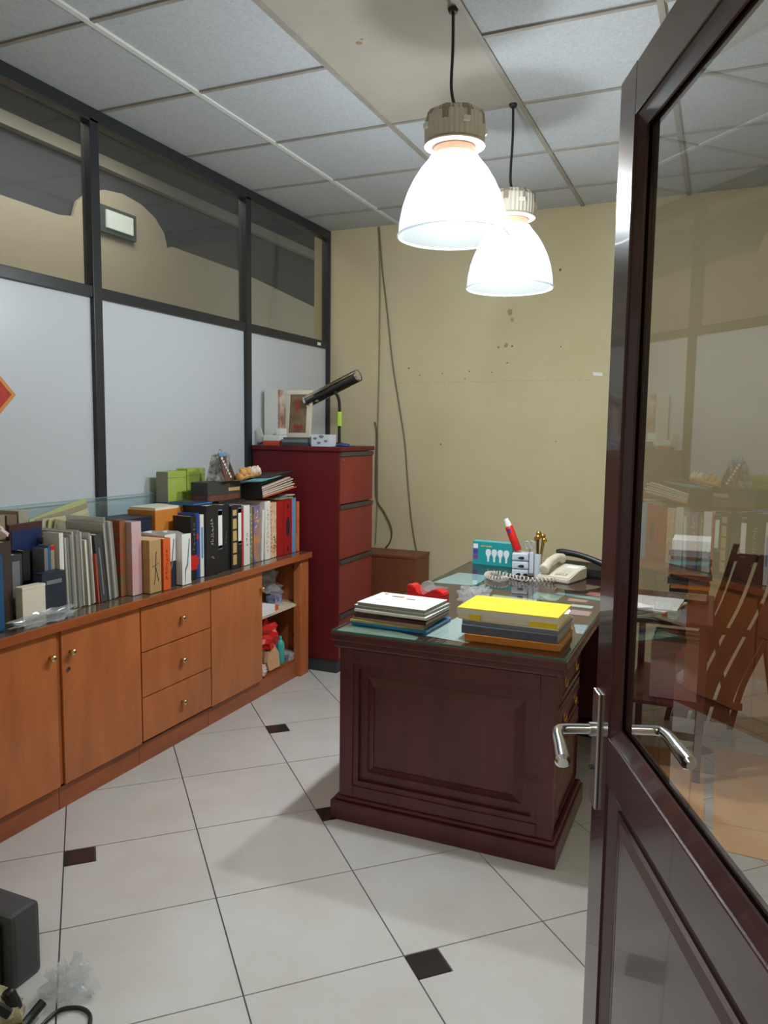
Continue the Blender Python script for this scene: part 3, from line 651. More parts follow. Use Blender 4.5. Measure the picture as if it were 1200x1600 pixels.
t = thing('file_bundle', 'khaki and yellow-green paper folders behind the sleeves', 'folder', (.085, -2.50, CT), (0, 0, 0), 'folders against the glass strip')
for k in range(5):
    bm = BM(); prism(bm, [(-.16, 0), (.155, 0), (.15-.01*k, .385-.02*k), (.03, .365-.02*k), (-.16+.02*k, .32)], -.002, .002, 'x')
    obj('folder_leaf', bm, [mat('yellow_green_folder', (186, 188, 130), .7), khaki, mat('cream_folder', (196, 190, 160), .7)][k % 3], t, loc=(-.03+k*.014, 0, 0), rot=(0, R_(-3), 0))
t = thing('file_bundle', 'row of brown hanging folders at the far left rear', 'folder', (.157, -3.0, CT), (0, 0, 0), 'folders against the glass strip')
for k in range(9):
    y = -.24+k*.055; bx('folder_leaf', (-.12, .0-.002*k, y, y+.045, 0, .372-.004*((k*5) % 4)), [khaki, mat('brown_folder', (128, 104, 84), .8), mat('grey_folder', (168, 160, 146), .7)][k % 3], t, .001)
t = thing('picture_folder', 'large navy picture folder with maroon frame facing the room', 'folder', (.245, -2.86, CT), (0, 0, R_(5)))
bx('frame_board', (-.012, 0, -.08, .08, 0, .34), mat('maroon_frame', (74, 34, 36), .5), t, .002); bx('navy_sheet', (.0003, .002, -.072, .072, .01, .318), mat('deep_navy', (34, 48, 92), .4), t); bx('gold_patch', (.0023, .003, .03, .06, .09, .19), tangold, t)
B('book', 'slim grey book standing in front of the navy picture folder', 'book', .335, -2.862, -2.845, .25, greyc, .06, group='thin books by the navy folder')
B('book', 'very thin blue book between grey and beige ones', 'book', .335, -2.843, -2.834, .255, mat('mid_blue', (44, 100, 150), .5), .06, group='thin books by the navy folder')
B('book', 'beige thin book with red top in front of navy folder', 'book', .335, -2.832, -2.815, .258, khaki, .06, extra=lab(redc, .93, .99, 1), group='thin books by the navy folder')
t = thing('dark_box', 'dark navy box with faint print, right of the white card box', 'box', (.385, -2.862, CT), (0, 0, 0))
bx('body', (-.045, 0, -.06, .05, 0, .165), mat('navy_box_print', (38, 44, 58), .4, rgb2=(52, 58, 70), noise=.2, nscale=18), t, .002); bx('grey_print', (.0003, .0012, -.04, .03, .125, .14), greyc, t); bx('flap', (-.045, 0, -.058, .048, .1652, .168), navy, t)
t = thing('white_box', 'square white card box in front of the dark folders', 'box', (.40, -2.972, CT), (0, 0, 0))
bx('body', (-.035, 0, -.05, .05, 0, .128), cream, t, .002); bx('lid', (-.036, .001, -.0508, .0508, .1283, .138), mat('ivory', (226, 218, 200), .5), t, .001)
B('folder', 'dark grey folders standing behind the white card box', 'folder', .31, -2.995, -2.94, .24, dgrey, .055, extra=lab(greyc, .1, .9, .6))
B('folder', 'black folder right of the dark grey folders', 'folder', .31, -2.937, -2.905, .25, bp, .055)
B('lever_arch_file', 'dark brown file left of the white card box', 'file', .36, -3.079, -3.028, .30, brownc, .18)
t = tag(obj('crumpled_tissue', blob(9, .08, .035, .035, .5), mat('white_pink_tissue', (220, 200, 196), .7)), 'white and pink wadded tissue on top of the dark brown file', 'tissue'); t.location = (.27, -3.05, CT+.3025)
B('lever_arch_file', 'blue file at the left edge beside the dark brown file', 'file', .385, -3.135, -3.085, .262, mat('petrol_blue', (34, 84, 128), .5), .2)
t = obj('plastic_bag', blob(21, .045, .12, .022, .8, 4), clear_pl, loc=(.405, -2.90, CT)); t.location = (.430, -3.0, CT); t.location.x = .402+.0; tag(t, 'crumpled clear plastic bag on countertop before the white card box', 'bag')
t.location = (.455-.03, -2.94, CT); t.scale = (.55, 1, 1)
# glass strip behind the row
t = thing('glass_sheet', 'long pale blue glass sheet leaning behind the books', 'glass sheet', (.03, -2.62, CT))
bx('sheet', (-.0045, .0, -.85, .82, 0, .378), strip_glass, t)
bm = BM(); box(bm, -.005, .0005, -.85, .82, .378, .3805); obj('sheet_edge', bm, mat('glass_rim', (130, 170, 170), .2), t)
# red diamond paper
t = thing('fu_decoration', 'red and gold diamond paper hung on the left white panel', 'decoration', (.001, -2.871, 1.536))
bm = BM(); s = .2; prism(bm, [(-s, 0), (0, -s), (s, 0), (0, s)], 0, .002, 'x'); obj('gold_border', bm, gold_paper, t)
bm = BM(); s = .178; prism(bm, [(-s, 0), (0, -s), (s, 0), (0, s)], .0021, .003, 'x'); obj('red_field', bm, glow_paper, t)
text_mesh('\u798f', .2, 'character', gold_paper, t, Matrix.Translation((.0035, 0, 0)) @ FX)

# ------------------------------------------------------------------ filing cabinet
FT = 1.32
t = thing('filing_cabinet', 'tall oxblood four-drawer filing cabinet against the left wall', 'filing cabinet', (0, 0, 0))
y0, y1 = -1.017, -.556
bx('body', (.034, .585, y0, y1, .075, FT-.028), red_side, t, .002)
bx('kick_base', (.04, .60, y0+.004, y1-.004, 0, .074), kick_m, t, .002)
bx('top_board', (.03, .622, y0-.012, y1+.004, FT-.027, FT), red_side, t, .006)
bx('front_stile', (.5855, .612, y0, y0+.012, .075, FT-.028), red_side, t, .001)
zz = [.078, .345, .665, .985, FT-.03]
for k in range(4):
    d = bx('drawer', (.5855, .611, y0+.013, y1-.002, zz[k]+.006, zz[k+1]-.026), red_front, t, .002)
    bx('pull_rail', (.5855, .618, y0+.013, y1-.002, zz[k+1]-.0255, zz[k+1]+.0), mat('bronze_rail', (66, 60, 56), .45), d, .003)
bm = BM(); lathe(bm, [(.008, 0), (.008, .004), (.003, .005)], 16, M=Matrix.Translation((.611, y0+.05, FT-.075)) @ Matrix.Rotation(math.pi/2, 4, 'Y')); obj('lock', bm, steel, t)
Y9 = -.90
t = thing('white_box', 'tall white box with red and brown printed edge on filing cabinet', 'box', (.10, -.86, FT), (0, 0, 0))
bx('body', (-.065, .03, -.03, .02, 0, .335), white_pl, t, .002); bx('printed_edge', (.0305, .045, -.03, .02, .06, .333), mat('red_brown_print', (150, 60, 50), .5, rgb2=(214, 200, 180), noise=.3, nscale=16), t)
t = thing('framed_picture', 'cream framed picture with red cross beside the tall white box', 'picture', (.215, -.80, FT), (R_(-6), 0, R_(0)))
bx('backing', (-.09, .085, .0, .01, 0, .335), cream, t)
for d in ((-.09, .085, -.008, -.0003, 0, .075), (-.09, .085, -.008, -.0003, .31, .335), (-.09, -.066, -.008, -.0003, .0755, .3095), (.055, .085, -.008, -.0003, .0755, .3095)): bx('frame_bar', d, cream, t, .001)
bx('picture', (-.0655, .0545, -.004, -.0005, .076, .309), mat('brown_picture', (142, 120, 96), .6, rgb2=(110, 84, 66), noise=.2, nscale=16), t)
bx('red_cross', (-.012, -.006, -.0055, -.0042, .2, .29), redc, t); bx('red_cross_bar', (-.028, .012, -.0062, -.0056, .24, .25), redc, t); bx('red_blotch', (-.03, .03, -.0055, -.0042, .10, .125), mat('dull_red', (160, 60, 50), .6), t)
t = thing('desk_lamp', 'chrome tube desk lamp with black gooseneck tilted over filing cabinet', 'lamp', (.475, -.75, FT))
bm = BM(); lathe(bm, [(.05, 0), (.052, .008), (.03, .018), (.012, .022)], 28); obj('base', bm, black, t, smooth=True)
bm = BM(); tube(bm, smooth_path([(0, 0, .02), (0, 0, .15), (0, 0, .24), (-.004, -.01, .29), (-.02, -.03, .325)], 5), .0095, 10); obj('gooseneck', bm, black, t, smooth=True)
bm = BM(); lathe(bm, [(.017, 0), (.017, .075), (.0175, .085)], 18, (0, 0, .12)); o = obj('lime_sleeve', bm, mat('lime_plastic', (170, 200, 70), .5), t, smooth=True)
MH = Matrix.Translation((-.02, -.035, .345)) @ Matrix.Rotation(R_(-24), 4, 'Y')
def headshell(r, a0, a1, x0, x1):
    bm = BM(); n = 16; rows = []
    for x in (x0, x1): rows.append([[bm.verts.new((x, rr*math.cos(a0+(a1-a0)*k/n), rr*math.sin(a0+(a1-a0)*k/n))) for k in range(n+1)] for rr in (r, r-.003)])
    for k in range(n):
        for q in (0, 1): bm.faces.new((rows[0][q][k], rows[0][q][k+1], rows[1][q][k+1], rows[1][q][k]))
        for e in (0, 1): bm.faces.new((rows[e][0][k], rows[e][0][k+1], rows[e][1][k+1], rows[e][1][k]))
    for k in (0, n): bm.faces.new((rows[0][0][k], rows[1][0][k], rows[1][1][k], rows[0][1][k]))
    bmesh.ops.transform(bm, matrix=MH, verts=bm.verts); return bm
obj('lamp_head', headshell(.037, R_(-75), R_(158), -.205, .18), mat('dulled_chrome', (200, 190, 170), .22, metal=1), t, smooth=True)
bm = BM(); tube(bm, [MH @ Vector((-.19, -.022, -.008)), MH @ Vector((.168, -.022, -.008))], .013, 14); obj('dark_tube', bm, black, t, smooth=True)
for x in (-.198, .172): bm = BM(); tube(bm, [MH @ Vector((x-.006, -.01, 0)), MH @ Vector((x+.008, -.01, 0))], .033, 20); obj('end_cap', bm, chrome, t, smooth=True)
t = thing('card_stand', 'little white tilted card stand at left edge of cabinet top', 'card stand', (.052, -.955, FT), (0, R_(-20), 0))
bx('card', (0, .035, -.003, .003, .013, .10), white_pl, t, .001); bx('foot', (-.012, .03, -.015, .015, .010, .016), greyc, t)
t = tag(bx('orange_box', (.085, .20, -.985, -.90, FT, FT+.025), mat('orange_red_box', (204, 74, 44), .5), None, .002), 'orange-red flat box on filing cabinet under white case', 'box')
t = thing('white_case', 'white plastic case lying on the flat orange-red box', 'case', (.145, -.94, FT+.0255))
bx('body', (-.062, .058, -.04, .04, 0, .035), white_pl, t, .006); bx('raised_end', (.02, .058, -.035, .035, .0352, .075), white_pl, t, .005)
t = thing('grey_stack', 'dark grey stapled stack beside the white case on filing cabinet', 'papers', (.30, -.95, FT))
bx('lower_block', (-.085, .085, -.05, .05, 0, .02), dgrey, t, .002); bx('middle_block', (-.08, .08, -.045, .05, .0203, .038), greyc, t, .002); bx('upper_block', (-.07, .082, -.045, .045, .0383, .050), mat('blue_grey', (84, 88, 96), .4), t, .002)
def cowcup(t, w, d, h, z0=0):
    bx('cup_body', (-w/2, w/2, -d/2, d/2, z0, z0+h), cow_m, t, .004)
t = thing('pen_holder', 'white open holder with grey printed patches on filing cabinet', 'holder', (.47, -.94, FT))
for d in ((-.06, .06, -.04, -.037, 0, .068), (-.06, .06, .037, .04, 0, .068), (-.06, -.057, -.0368, .0368, 0, .068), (.057, .06, -.0368, .0368, 0, .068), (-.0565, .0565, -.0368, .0368, 0, .004)): bx('wall', d, cow_m, t)
for x, z, w in ((-.035, .045, .012), (.005, .055, .016), (.035, .03, .012), (-.01, .02, .012)):
    bm = BM(); pts = [(x+w*math.cos(a)*(1+.3*math.sin(3*a)), z+w*.6*math.sin(a)) for a in [2*math.pi*k/12 for k in range(12)]]; prism(bm, pts, -.0412, -.0402, 'y'); obj('patch', bm, greyc, t)
t = thing('glass_jar', 'small clear jar between grey stack and white holder', 'jar', (.40, -.945, FT))
bm = BM(); lathe(bm, [(.018, 0), (.022, .004), (.022, .05), (.018, .055), (.016, .055), (.019, .048), (.019, .006), (.001, .005)], 20, cap=False); obj('jar_wall', bm, clear_pl, t, smooth=True); bm = BM(); lathe(bm, [(.013, .007), (.013, .03)], 12); obj('contents', bm, greyc, t)
t = obj('blue_object', blob(2, .045, .03, .012, .15), mat('deep_blue_plastic', (44, 62, 130), .35), loc=(.575, -.90, FT), smooth='all'); tag(t, 'small deep blue pouch at right edge of filing cabinet top', 'pouch')

# cables down the back wall, low brown cupboard
bm = BM(); tube(bm, smooth_path([(.385, -.008, 2.785), (.400, -.008, 2.51), (.403, -.008, 1.91), (.398, -.008, 1.4), (.402, -.008, .95), (.39, -.008, .62)], 5), .004, 6)
tag(obj('cable', bm, mat('dull_grey_cable', (140, 128, 100), .6), smooth=True), 'straight thin cable running down back wall behind filing cabinet', 'cable')
bm = BM(); tube(bm, smooth_path([(.395, -.016, 2.785), (.42, -.008, 2.5), (.462, -.008, 2.2), (.50, -.008, 1.9), (.545, -.008, 1.65), (.60, -.008, 1.35), (.625, -.008, 1.1), (.66, -.008, .8), (.70, -.008, .60)], 5), .0048, 6)
tag(obj('cable', bm, mat('grey_cable', (120, 110, 88), .6), smooth=True), 'slanting cable drifting right down the beige back wall', 'cable')
bm = BM(); tube(bm, smooth_path([(.378, -.018, 1.475), (.396, -.018, 1.40), (.393, -.018, 1.2), (.400, -.018, .95), (.46, -.018, .85), (.515, -.018, .74), (.508, -.018, .65), (.47, -.018, .60)], 6), .005, 6)
tag(obj('cable', bm, mat('dark_cable', (92, 82, 64), .6), smooth=True), 'short dark cable bulging right just above the low cupboard', 'cable')
t = thing('low_cupboard', 'low plain brown cupboard between filing cabinet and back wall', 'cupboard', (.45, -.18, 0))
bx('body', (-.1, .36, -.12, .13, .02, .585), mat('brown_board', (120, 68, 40), .5, noise=.12, nscale=5, stretch=(1, 1, .4)), t, .002); bx('top_board', (-.1, .365, -.125, .13, .5853, .603), mat('brown_board'"", (142, 76, 42)), t, .002); bx('base', (-.1, .36, -.11, .13, 0, .0197), kick_m, t)

# ------------------------------------------------------------------ desk
DZ = .70; yb = -.86
t = thing('executive_desk', 'dark mahogany panelled desk with glass-covered top', 'desk')
bx('top_board', (1.345, 2.187, -2.532, yb+.0, .662, .692), desk_wood, t, .006)
bx('top_moulding', (1.356, 2.177, -2.523, yb-.01, .636, .6617), desk_wood, t, .009)
bx('front_panel', (1.38, 2.155, -2.50, -2.482, .086, .6355), desk_wood, t)
bx('plinth', (1.353, 2.173, -2.538, -2.0, 0, .07), desk_wood, t, .004); bx('plinth', (1.353, 2.173, -1.36, yb-.015, 0, .07), desk_wood, t, .004)
bx('plinth_moulding', (1.366, 2.165, -2.526, -2.01, .0702, .0858), desk_wood, t, .005)
def dring(n, ax, x0, x1, z0, z1, w, p0, p1, par=None):
    """sloped picture-frame moulding; ax='y' faces -y (plane p), ax='x' faces +x"""
    bm = BM(); o = [(x0, z0), (x1, z0), (x1, z1), (x0, z1)]; i = [(x0+w, z0+w), (x1-w, z0+w), (x1-w, z1-w), (x0+w, z1-w)]
    V = (lambda p, d: bm.verts.new((p[0], d, p[1]))) if ax == 'y' else (lambda p, d: bm.verts.new((d, p[0], p[1])))
    A = [V(p, p0) for p in o]; B2 = [V(p, p1) for p in i]; C = [V(p, p0+(p0-p1)*.02) for p in i]
    for P, Q in ((A, B2), (B2, C), (C, A)):
        for k in range(4): bm.faces.new((P[k], P[(k+1) % 4], Q[(k+1) % 4], Q[k]))
    return obj(n, bm, desk_wood, par or t)
yfp = -2.5003
bm = BM()
bx('corner_stile', (1.38, 1.432, -2.518, yfp, .0862, .6353), desk_wood, t, .002); bx('corner_stile', (2.103, 2.155, -2.518, yfp, .0862, .6353), desk_wood, t, .002)
bx('upper_rail', (1.4325, 2.1025, -2.518, yfp, .588, .6353), desk_wood, t, .002); bx('lower_rail', (1.4325, 2.1025, -2.518, yfp, .0862, .13), desk_wood, t, .002)
dring('panel_moulding', 'y', 1.4325, 2.1025, .13, .588, .020, yfp-.013, yfp-.001)
dring('raised_moulding', 'y', 1.484, 2.052, .183, .538, .030, yfp-.0005, yfp-.016)
bx('raised_field', (1.514, 2.022, yfp-.012, yfp-.0003, .213, .508), desk_wood, t)
bx('left_side', (1.38, 1.398, -2.4815, yb-.03, .086, .6355), desk_wood, t)
bx('left_raised_panel', (1.372, 1.3795, -2.38, -1.75, .19, .53), desk_wood, t, .004); bx('left_raised_panel', (1.372, 1.3795, -1.65, -1.0, .19, .53), desk_wood, t, .004)
bx('back_panel', (1.3985, 2.13, yb-.05, yb-.03, .086, .6355), desk_wood, t)
for (a, b) in ((-2.4815, -2.02), (-1.34, yb-.055)):
    bx('pedestal', (1.62, 2.132, a, b, .0862, .6353), desk_wood, t)
    zz = [(.51, .628), (.395, .50), (.10, .385)] if a < -2 else [(.51, .628), (.395, .50), (.28, .385), (.10, .27)]
    for z0, z1 in zz:
        d = bx('drawer', (2.1325, 2.150, a+.02, b-.02, z0, z1), desk_wood, t, .004)
        dring('drawer_moulding', 'x', a+.045, b-.045, z0+.018, z1-.018, .012, 2.1503, 2.157, d)
        zc = (z0+z1)/2 if z1-z0 < .2 else z1-.06
        for yy in ((a+b)/2-.1, (a+b)/2+.1) if z1-z0 < .2 else ((a+.06),):
            bm = BM(); lathe(bm, [(.012, 0), (.012, .003), (.006, .005)], 12, M=Matrix.Translation((2.1503, yy, zc+.008)) @ Matrix.Rotation(math.pi/2, 4, 'Y')); tube(bm, [(2.157, yy+.02*math.cos(q), zc+.004-.018*math.sin(q)) for q in [math.pi*k/10 for k in range(11)]], .0024, 6); obj('brass_pull', bm, gold, d, smooth=True)
bx('modesty_board', (1.40, 1.415, -2.0, -1.36, .2, .6353), desk_wood, t)
t = thing('glass_sheet', 'green-edged clear glass sheet covering the desk top', 'glass sheet', (0, 0, .6925))
bm = BM(); v = [bm.verts.new(p) for p in ((1.352, -2.525, .0075), (2.18, -2.525, .0075), (2.18, yb-.006, .0075), (1.352, yb-.006, .0075))]; bm.faces.new(v); obj('sheet', bm, desk_glass, t)
for d in ((1.3515, 2.1805, -2.5262, -2.5252), (1.3515, 2.1805, yb-.0058, yb-.0048), (1.3505, 1.3515, -2.526, yb-.005), (2.1805, 2.1815, -2.526, yb-.005)): bx('polished_edge', (*d, .0002, .0076), glass_edge, t)
def sheet(label, pts, m, z=.6935, th=.0004, name='paper_sheet', grp='papers under the desk glass', ang=0, cat='paper'):
    bm = BM(); cx = sum(p[0] for p in pts)/len(pts); cy = sum(p[1] for p in pts)/len(pts)
    prism(bm, [(p[0]-cx, p[1]-cy) for p in pts], 0, th); return tag(obj(name, bm, m, loc=(cx, cy, z)), label, cat, grp)
topc = .6923
sk = mat('pale_blue_paper', (196, 216, 222), .6)
sheet('pale blue paper sheet under glass in front of the bulb box', [(1.36, -1.50), (1.39, -1.19), (1.57, -1.20), (1.56, -1.49)], sk)
sheet('printed picture sheet under glass beyond the red tape dispenser', [(1.36, -1.80), (1.37, -1.56), (1.47, -1.58), (1.47, -1.80)], mat('mottled_print', (190, 200, 200), .5, rgb2=(140, 110, 150), noise=.3, nscale=24))
sheet('white letter sheet under glass between the two piles', [(1.66, -2.43), (1.69, -2.1), (1.86, -2.1), (1.84, -2.46)], mat('lined_letter', (214, 222, 226), .6))
sheet('green tinted paper strip under glass along the front edge', [(1.355, -2.50), (1.36, -2.36), (1.66, -2.46), (1.66, -2.515)], mat('soft_green_paper', (150, 172, 162), .6), z=.6929)
sheet('cream card under glass just behind the yellow envelope pile', [(1.70, -1.70), (1.70, -1.64), (1.9, -1.66), (1.9, -1.74)], cream)
sheet('dark photo card under glass below the phone', [(1.86, -1.64), (1.86, -1.5), (1.98, -1.52), (1.98, -1.66)], mat('grey_green_card', (140, 170, 160), .5))
sheet('teal paper strip under glass at the right of the desk', [(1.95, -1.50), (1.95, -1.46), (2.15, -1.5), (2.15, -1.56)], mat('pale_teal_paper', (150, 190, 196), .5))
sheet('coral card under glass near the right edge of the desk', [(2.07, -1.45), (2.08, -1.38), (2.16, -1.40), (2.16, -1.47)], mat('coral_card', (220, 130, 110), .5))
sheet('pink card under glass near the right corner of desk', [(2.07, -1.87), (2.07, -1.78), (2.15, -1.79), (2.15, -1.87)], mat('pink_card', (230, 170, 180), .5))
sheet('small white slip under glass above the pink card', [(2.05, -1.72), (2.05, -1.68), (2.14, -1.68), (2.14, -1.73)], paper)
sheet('blue and white slip under glass right of yellow pile', [(2.15, -2.16), (2.12, -2.03), (2.17, -2.02), (2.175, -2.16)], mat('blue_slip', (150, 170, 210), .5, rgb2=(225, 225, 230), noise=.2, nscale=40))
sheet('coral pink slip under glass left of the teal strip', [(2.02, -1.62), (2.02, -1.56), (2.10, -1.57), (2.10, -1.62)], mat('pale_coral', (226, 170, 160), .5))

# left pile of magazines (each one a thing)
DT = .7002
def mag(label, cx, cy, w, d, th, z, rot, m, pages=grey_pages, name='magazine', grp='left pile on the desk', extra=None, bend=0):
    t = thing(name, label, name.replace('_', ' '), (cx, cy, z), (0, 0, R_(rot)), grp)
    bx('pages', (-w/2+.002, w/2-.002, -d/2+.002, d/2-.002, .0012, th-.0012), pages, t)
    bx('front_cover', (-w/2, w/2, -d/2, d/2, th-.0011, th), m, t); bx('back_cover', (-w/2, w/2, -d/2, d/2, 0, .0011), m, t)
    bx('spine', (-w/2, w/2, -d/2-.0012, -d/2-.0001, 0, th), m, t) if extra == 'spine' else None
    return t
z = DT
mag('bright blue folder at the bottom of the left pile', 1.533, -2.305, .300, .24, .010, z, -3, mat('cyan_blue', (24, 120, 180), .4), extra='spine', name='folder'); z += .0103
mag('tan and green notebook above the blue folder', 1.520, -2.315, .292, .22, .008, z, -1, mat('tan_green', (190, 160, 100), .6, rgb2=(150, 160, 100), noise=.3, nscale=9), extra='spine'); z += .0083
mag('brown-orange magazine third from the bottom of left pile', 1.530, -2.31, .285, .23, .009, z, -5, mat('brown_orange', (150, 84, 56), .5)); z += .0093
mag('dark maroon book in the middle of the left pile', 1.535, -2.31, .288, .22, .012, z, -3, mat('dark_maroon', (60, 32, 34), .5), extra='spine', name='book'); z += .0123
mag('thin red-backed magazine above the maroon book', 1.540, -2.305, .28, .21, .006, z, -2, mat('dull_red_mag', (150, 50, 48), .5)); z += .0063
mag('white magazine third from the top of left pile', 1.535, -2.31, .290, .215, .009, z, -4, paper, extra='spine'); z += .0093
mag('pale grey magazine second from the top of left pile', 1.530, -2.30, .292, .215, .011, z, -6, mat('pale_grey_mag', (200, 202, 208), .5)); z += .0113
t = mag('white magazine with small colour prints, topmost of left pile', 1.535, -2.31, .275, .205, .014, z, -4, mat('bright_white_cover', (240, 240, 238), .35), name='magazine')
for (x0, x1, y0, y1, m_) in ((-.07, -.02, .045, .06, mat('brown_blot', (150, 90, 60), .6)), (.0, .035, .03, .04, blackm), (-.115, -.10, .07, .085, orange_c), (-.1, -.075, -.03, -.02, mat('pale_rose', (220, 180, 176), .6))): bx('printed_mark', (x0, x1, y0, y1, .0141, .0144), m_, t)
# right pile
z = DT
def pile(*a, **k): return mag(*a, grp='right pile on the desk', **k)
pile('ochre wooden-coloured folder at the bottom of the right pile', 1.985, -2.33, .325, .24, .022, z, 0, ochre, extra='spine', name='folder', pages=tan); z += .0223
pile('dark slate blue folder above the ochre one', 1.975, -2.325, .33, .235, .028, z, -1, mat('slate_blue', (88, 98, 122), .45), extra='spine', name='folder', pages=grey_pages); z += .0283
pile('grey plastic-covered folder beneath the yellow envelope', 1.975, -2.32, .335, .23, .016, z, -2, mat('silver_grey', (176, 178, 186), .3), name='folder', pages=mat('silver_edges', (130, 134, 146), .4)); z += .0163
t = thing('envelope_file', 'thick yellow envelope file with white band, top of right pile', 'envelope file', (1.962, -2.315, z), (0, 0, R_(-1)), 'right pile on the desk')
bx('pages', (-.172, .172, -.11, .108, .001, .036), mat('ivory_pages', (236, 230, 212), .7), t); bx('yellow_cover', (-.175, .175, -.112, .11, .0362, .040), yellowc, t, .001); bx('lower_cover', (-.175, .175, -.112, .11, 0, .001), yellowc, t)
bx('white_band', (-.175, .175, -.1135, -.1125, .018, .036), paper, t); bx('yellow_flap', (-.13, -.09, -.1148, -.1137, .0, .020), yellowc, t); bx('yellow_flap', (.08, .172, -.1148, -.1137, .0, .020), yellowc, t)
bm = BM(); prism(bm, [(.176, -.03), (.19, -.02), (.188, .03), (.176, .06)], .033, .0355); obj('paper_corner', bm, paper, t)
# tape dispenser
t = thing('tape_dispenser', 'red plastic tape dispenser behind the left magazine pile', 'tape dispenser', (1.495, -1.93, DT), (0, 0, R_(-8)))
bm = BM(); prism(bm, [(-.085, 0), (.085, 0), (.088, .045), (.06, .06), (.03, .055), (.0, .03), (-.03, .03), (-.05, .062), (-.075, .07), (-.088, .055)], -.03, .03, 'y'); bmesh.ops.bevel(bm, geom=list(bm.edges), offset=.004, segments=2, affect='EDGES'); obj('body', bm, redc, t, smooth=True)
bm = BM(); lathe(bm, [(.032, -.0), (.032, .018)], 24, M=Matrix.Translation((.0, .009, .055)) @ Matrix.Rotation(math.pi/2, 4, 'X')); obj('tape_roll', bm, clear_pl, t, smooth=True)
bx('cutter', (-.092, -.084, -.012, .012, .052, .064), steel, t)
t = tag(obj('plastic_wrapper', blob(31, .05, .09, .045, .9, 4), clear_pl, loc=(1.72, -1.98, DT)), 'crumpled clear wrapper with pink stripe between piles', 'wrapper')
# bulb box
t = thing('bulb_box', 'teal carton printed with four white light bulbs at desk rear', 'box', (1.495, -.915, DT), (0, 0, R_(-5)))
bx('carton', (-.108, .115, -.03, .03, 0, .125), mat('teal_carton', (28, 150, 156), .4), t, .0015); bx('top_flap', (-.108, .115, -.03, .03, .1252, .1262), mat('light_teal', (90, 190, 196), .4), t)
def fl(n, x0, x1, z0, z1, m_, k=0): return bx(n, (x0, x1, -.0312-k*.0006, -.0304-k*.0006, z0, z1), m_, t)
fl('white_panel', -.104, -.078, .088, .112, paper); fl('purple_panel', -.104, -.078, .058, .084, mat('violet_print', (70, 70, 150), .4)); fl('purple_panel', -.104, -.078, .030, .054, mat('purple_print', (120, 70, 150), .4))
text_mesh('LED bulbs', .016, 'yellow_lettering', yellowc, t, Matrix.Translation((-.03, -.0306, .102)) @ Matrix.Rotation(math.pi/2, 4, 'X'))
for k in range(4):
    bm = BM(); x = -.018+k*.034; pr = [(.005, .02), (.006, .045), (.015, .062), (.015, .078), (.009, .088)]
    prism(bm, [(x-a, b) for a, b in pr]+[(x+a, b) for a, b in pr[::-1]], -.0312, -.0304, 'y'); obj('printed_bulb', bm, mat('bulb_print', (220, 232, 238), .4), t)
# pen organiser with cow patches
t = thing('desk_organiser', 'pale blue white stacked organiser with black patches on desk', 'organiser', (1.715, -1.185, DT), (0, 0, R_(6)))
for k in range(3):
    z0 = .002+k*.041; bx('tier', (-.045, .035, -.035, .035, z0, z0+.038), cow_m, t, .008)
    for (px, pw) in (((-.0, .016),) if k else ((-.012, .012), (.022, .012))):
        bm = BM(); pts = [(px+pw*math.cos(a), z0+.014+.007*math.sin(a)*(1+.4*math.cos(a))) for a in [2*math.pi*q/14 for q in range(14)]]; prism(bm, pts, -.0365, -.0353, 'y'); obj('black_patch', bm, blackm, t)
bm = BM(); box(bm, .037, .058, -.012, .016, .02, .125, .003); obj('tall_slot', bm, cow_m, t); bm = BM(); lathe(bm, [(.017, 0), (.018, .12), (.0155, .12), (.0145, .004)], 20, (.078, .0, 0), cap=False); obj('cup', bm, cow_m, t, smooth=True)
bx('footprint', (-.045, .06, -.03, .03, 0, .002), blackm, t)
t = thing('glue_tube', 'bright red tube with white cap leaning in the desk organiser', 'tube', (1.698, -1.19, DT+.122), (0, R_(-23), 0))
bm = BM(); lathe(bm, [(.016, .0), (.020, .01), (.020, .125), (.017, .13)], 20, (0, 0, .007)); obj('tube_body', bm, redc, t, smooth=True)
bm = BM(); lathe(bm, [(.017, .1375), (.0165, .150), (.010, .178)], 16, (0, 0, 0)); obj('white_cap', bm, white_pl, t, smooth=True)
bm = BM(); box(bm, -.007, .007, -.0212, -.0202, .105, .125); obj('blue_mark', bm, bluec, t)
t = thing('scissors', 'scissors with clear grey handles standing in organiser slot', 'scissors', (1.762, -1.183, DT+.04), (0, R_(-6), 0))
bm = BM(); box(bm, -.004, .004, -.001, .001, .0, .10); obj('blades', bm, steel, t)
for s in (-1, 1): bm = BM(); tube(bm, [(s*.012+.011*math.cos(q), 0, .122+.018*math.sin(q)) for q in [2*math.pi*k/16 for k in range(16)]], .003, 6, True); obj('handle', bm, mat('grey_blue_plastic', (160, 176, 196), .3), t, smooth=True)
t = thing('gold_pens', 'cluster of golden pens and clips standing in the organiser cup', 'pens', (1.793, -1.177, DT+.006))
for k, (ax, ay, L) in enumerate(((.10, .02, .20), (-.06, .03, .185), (.0, -.06, .195), (.16, -.02, .18), (-.02, .08, .21))):
    bm = BM(); tube(bm, [(ax*.02, ay*.02, 0), (ax*L, ay*L, L)], .0035, 8); o = obj('pen', bm, gold if k != 2 else black, t, smooth=True)
    bm = BM(); bmesh.ops.create_uvsphere(bm, u_segments=10, v_segments=8, radius=.0135, matrix=Matrix.Translation((ax*L, ay*L, L+.002))); obj('pen_knob', bm, gold, o, smooth='all')
bm = BM(); tube(bm, smooth_path([(1.83, -1.20, DT+.004), (1.845, -1.19, DT+.03), (1.83, -1.18, DT+.06), (1.85, -1.18, DT+.085), (1.84, -1.175, DT+.10)], 5), .004, 8)
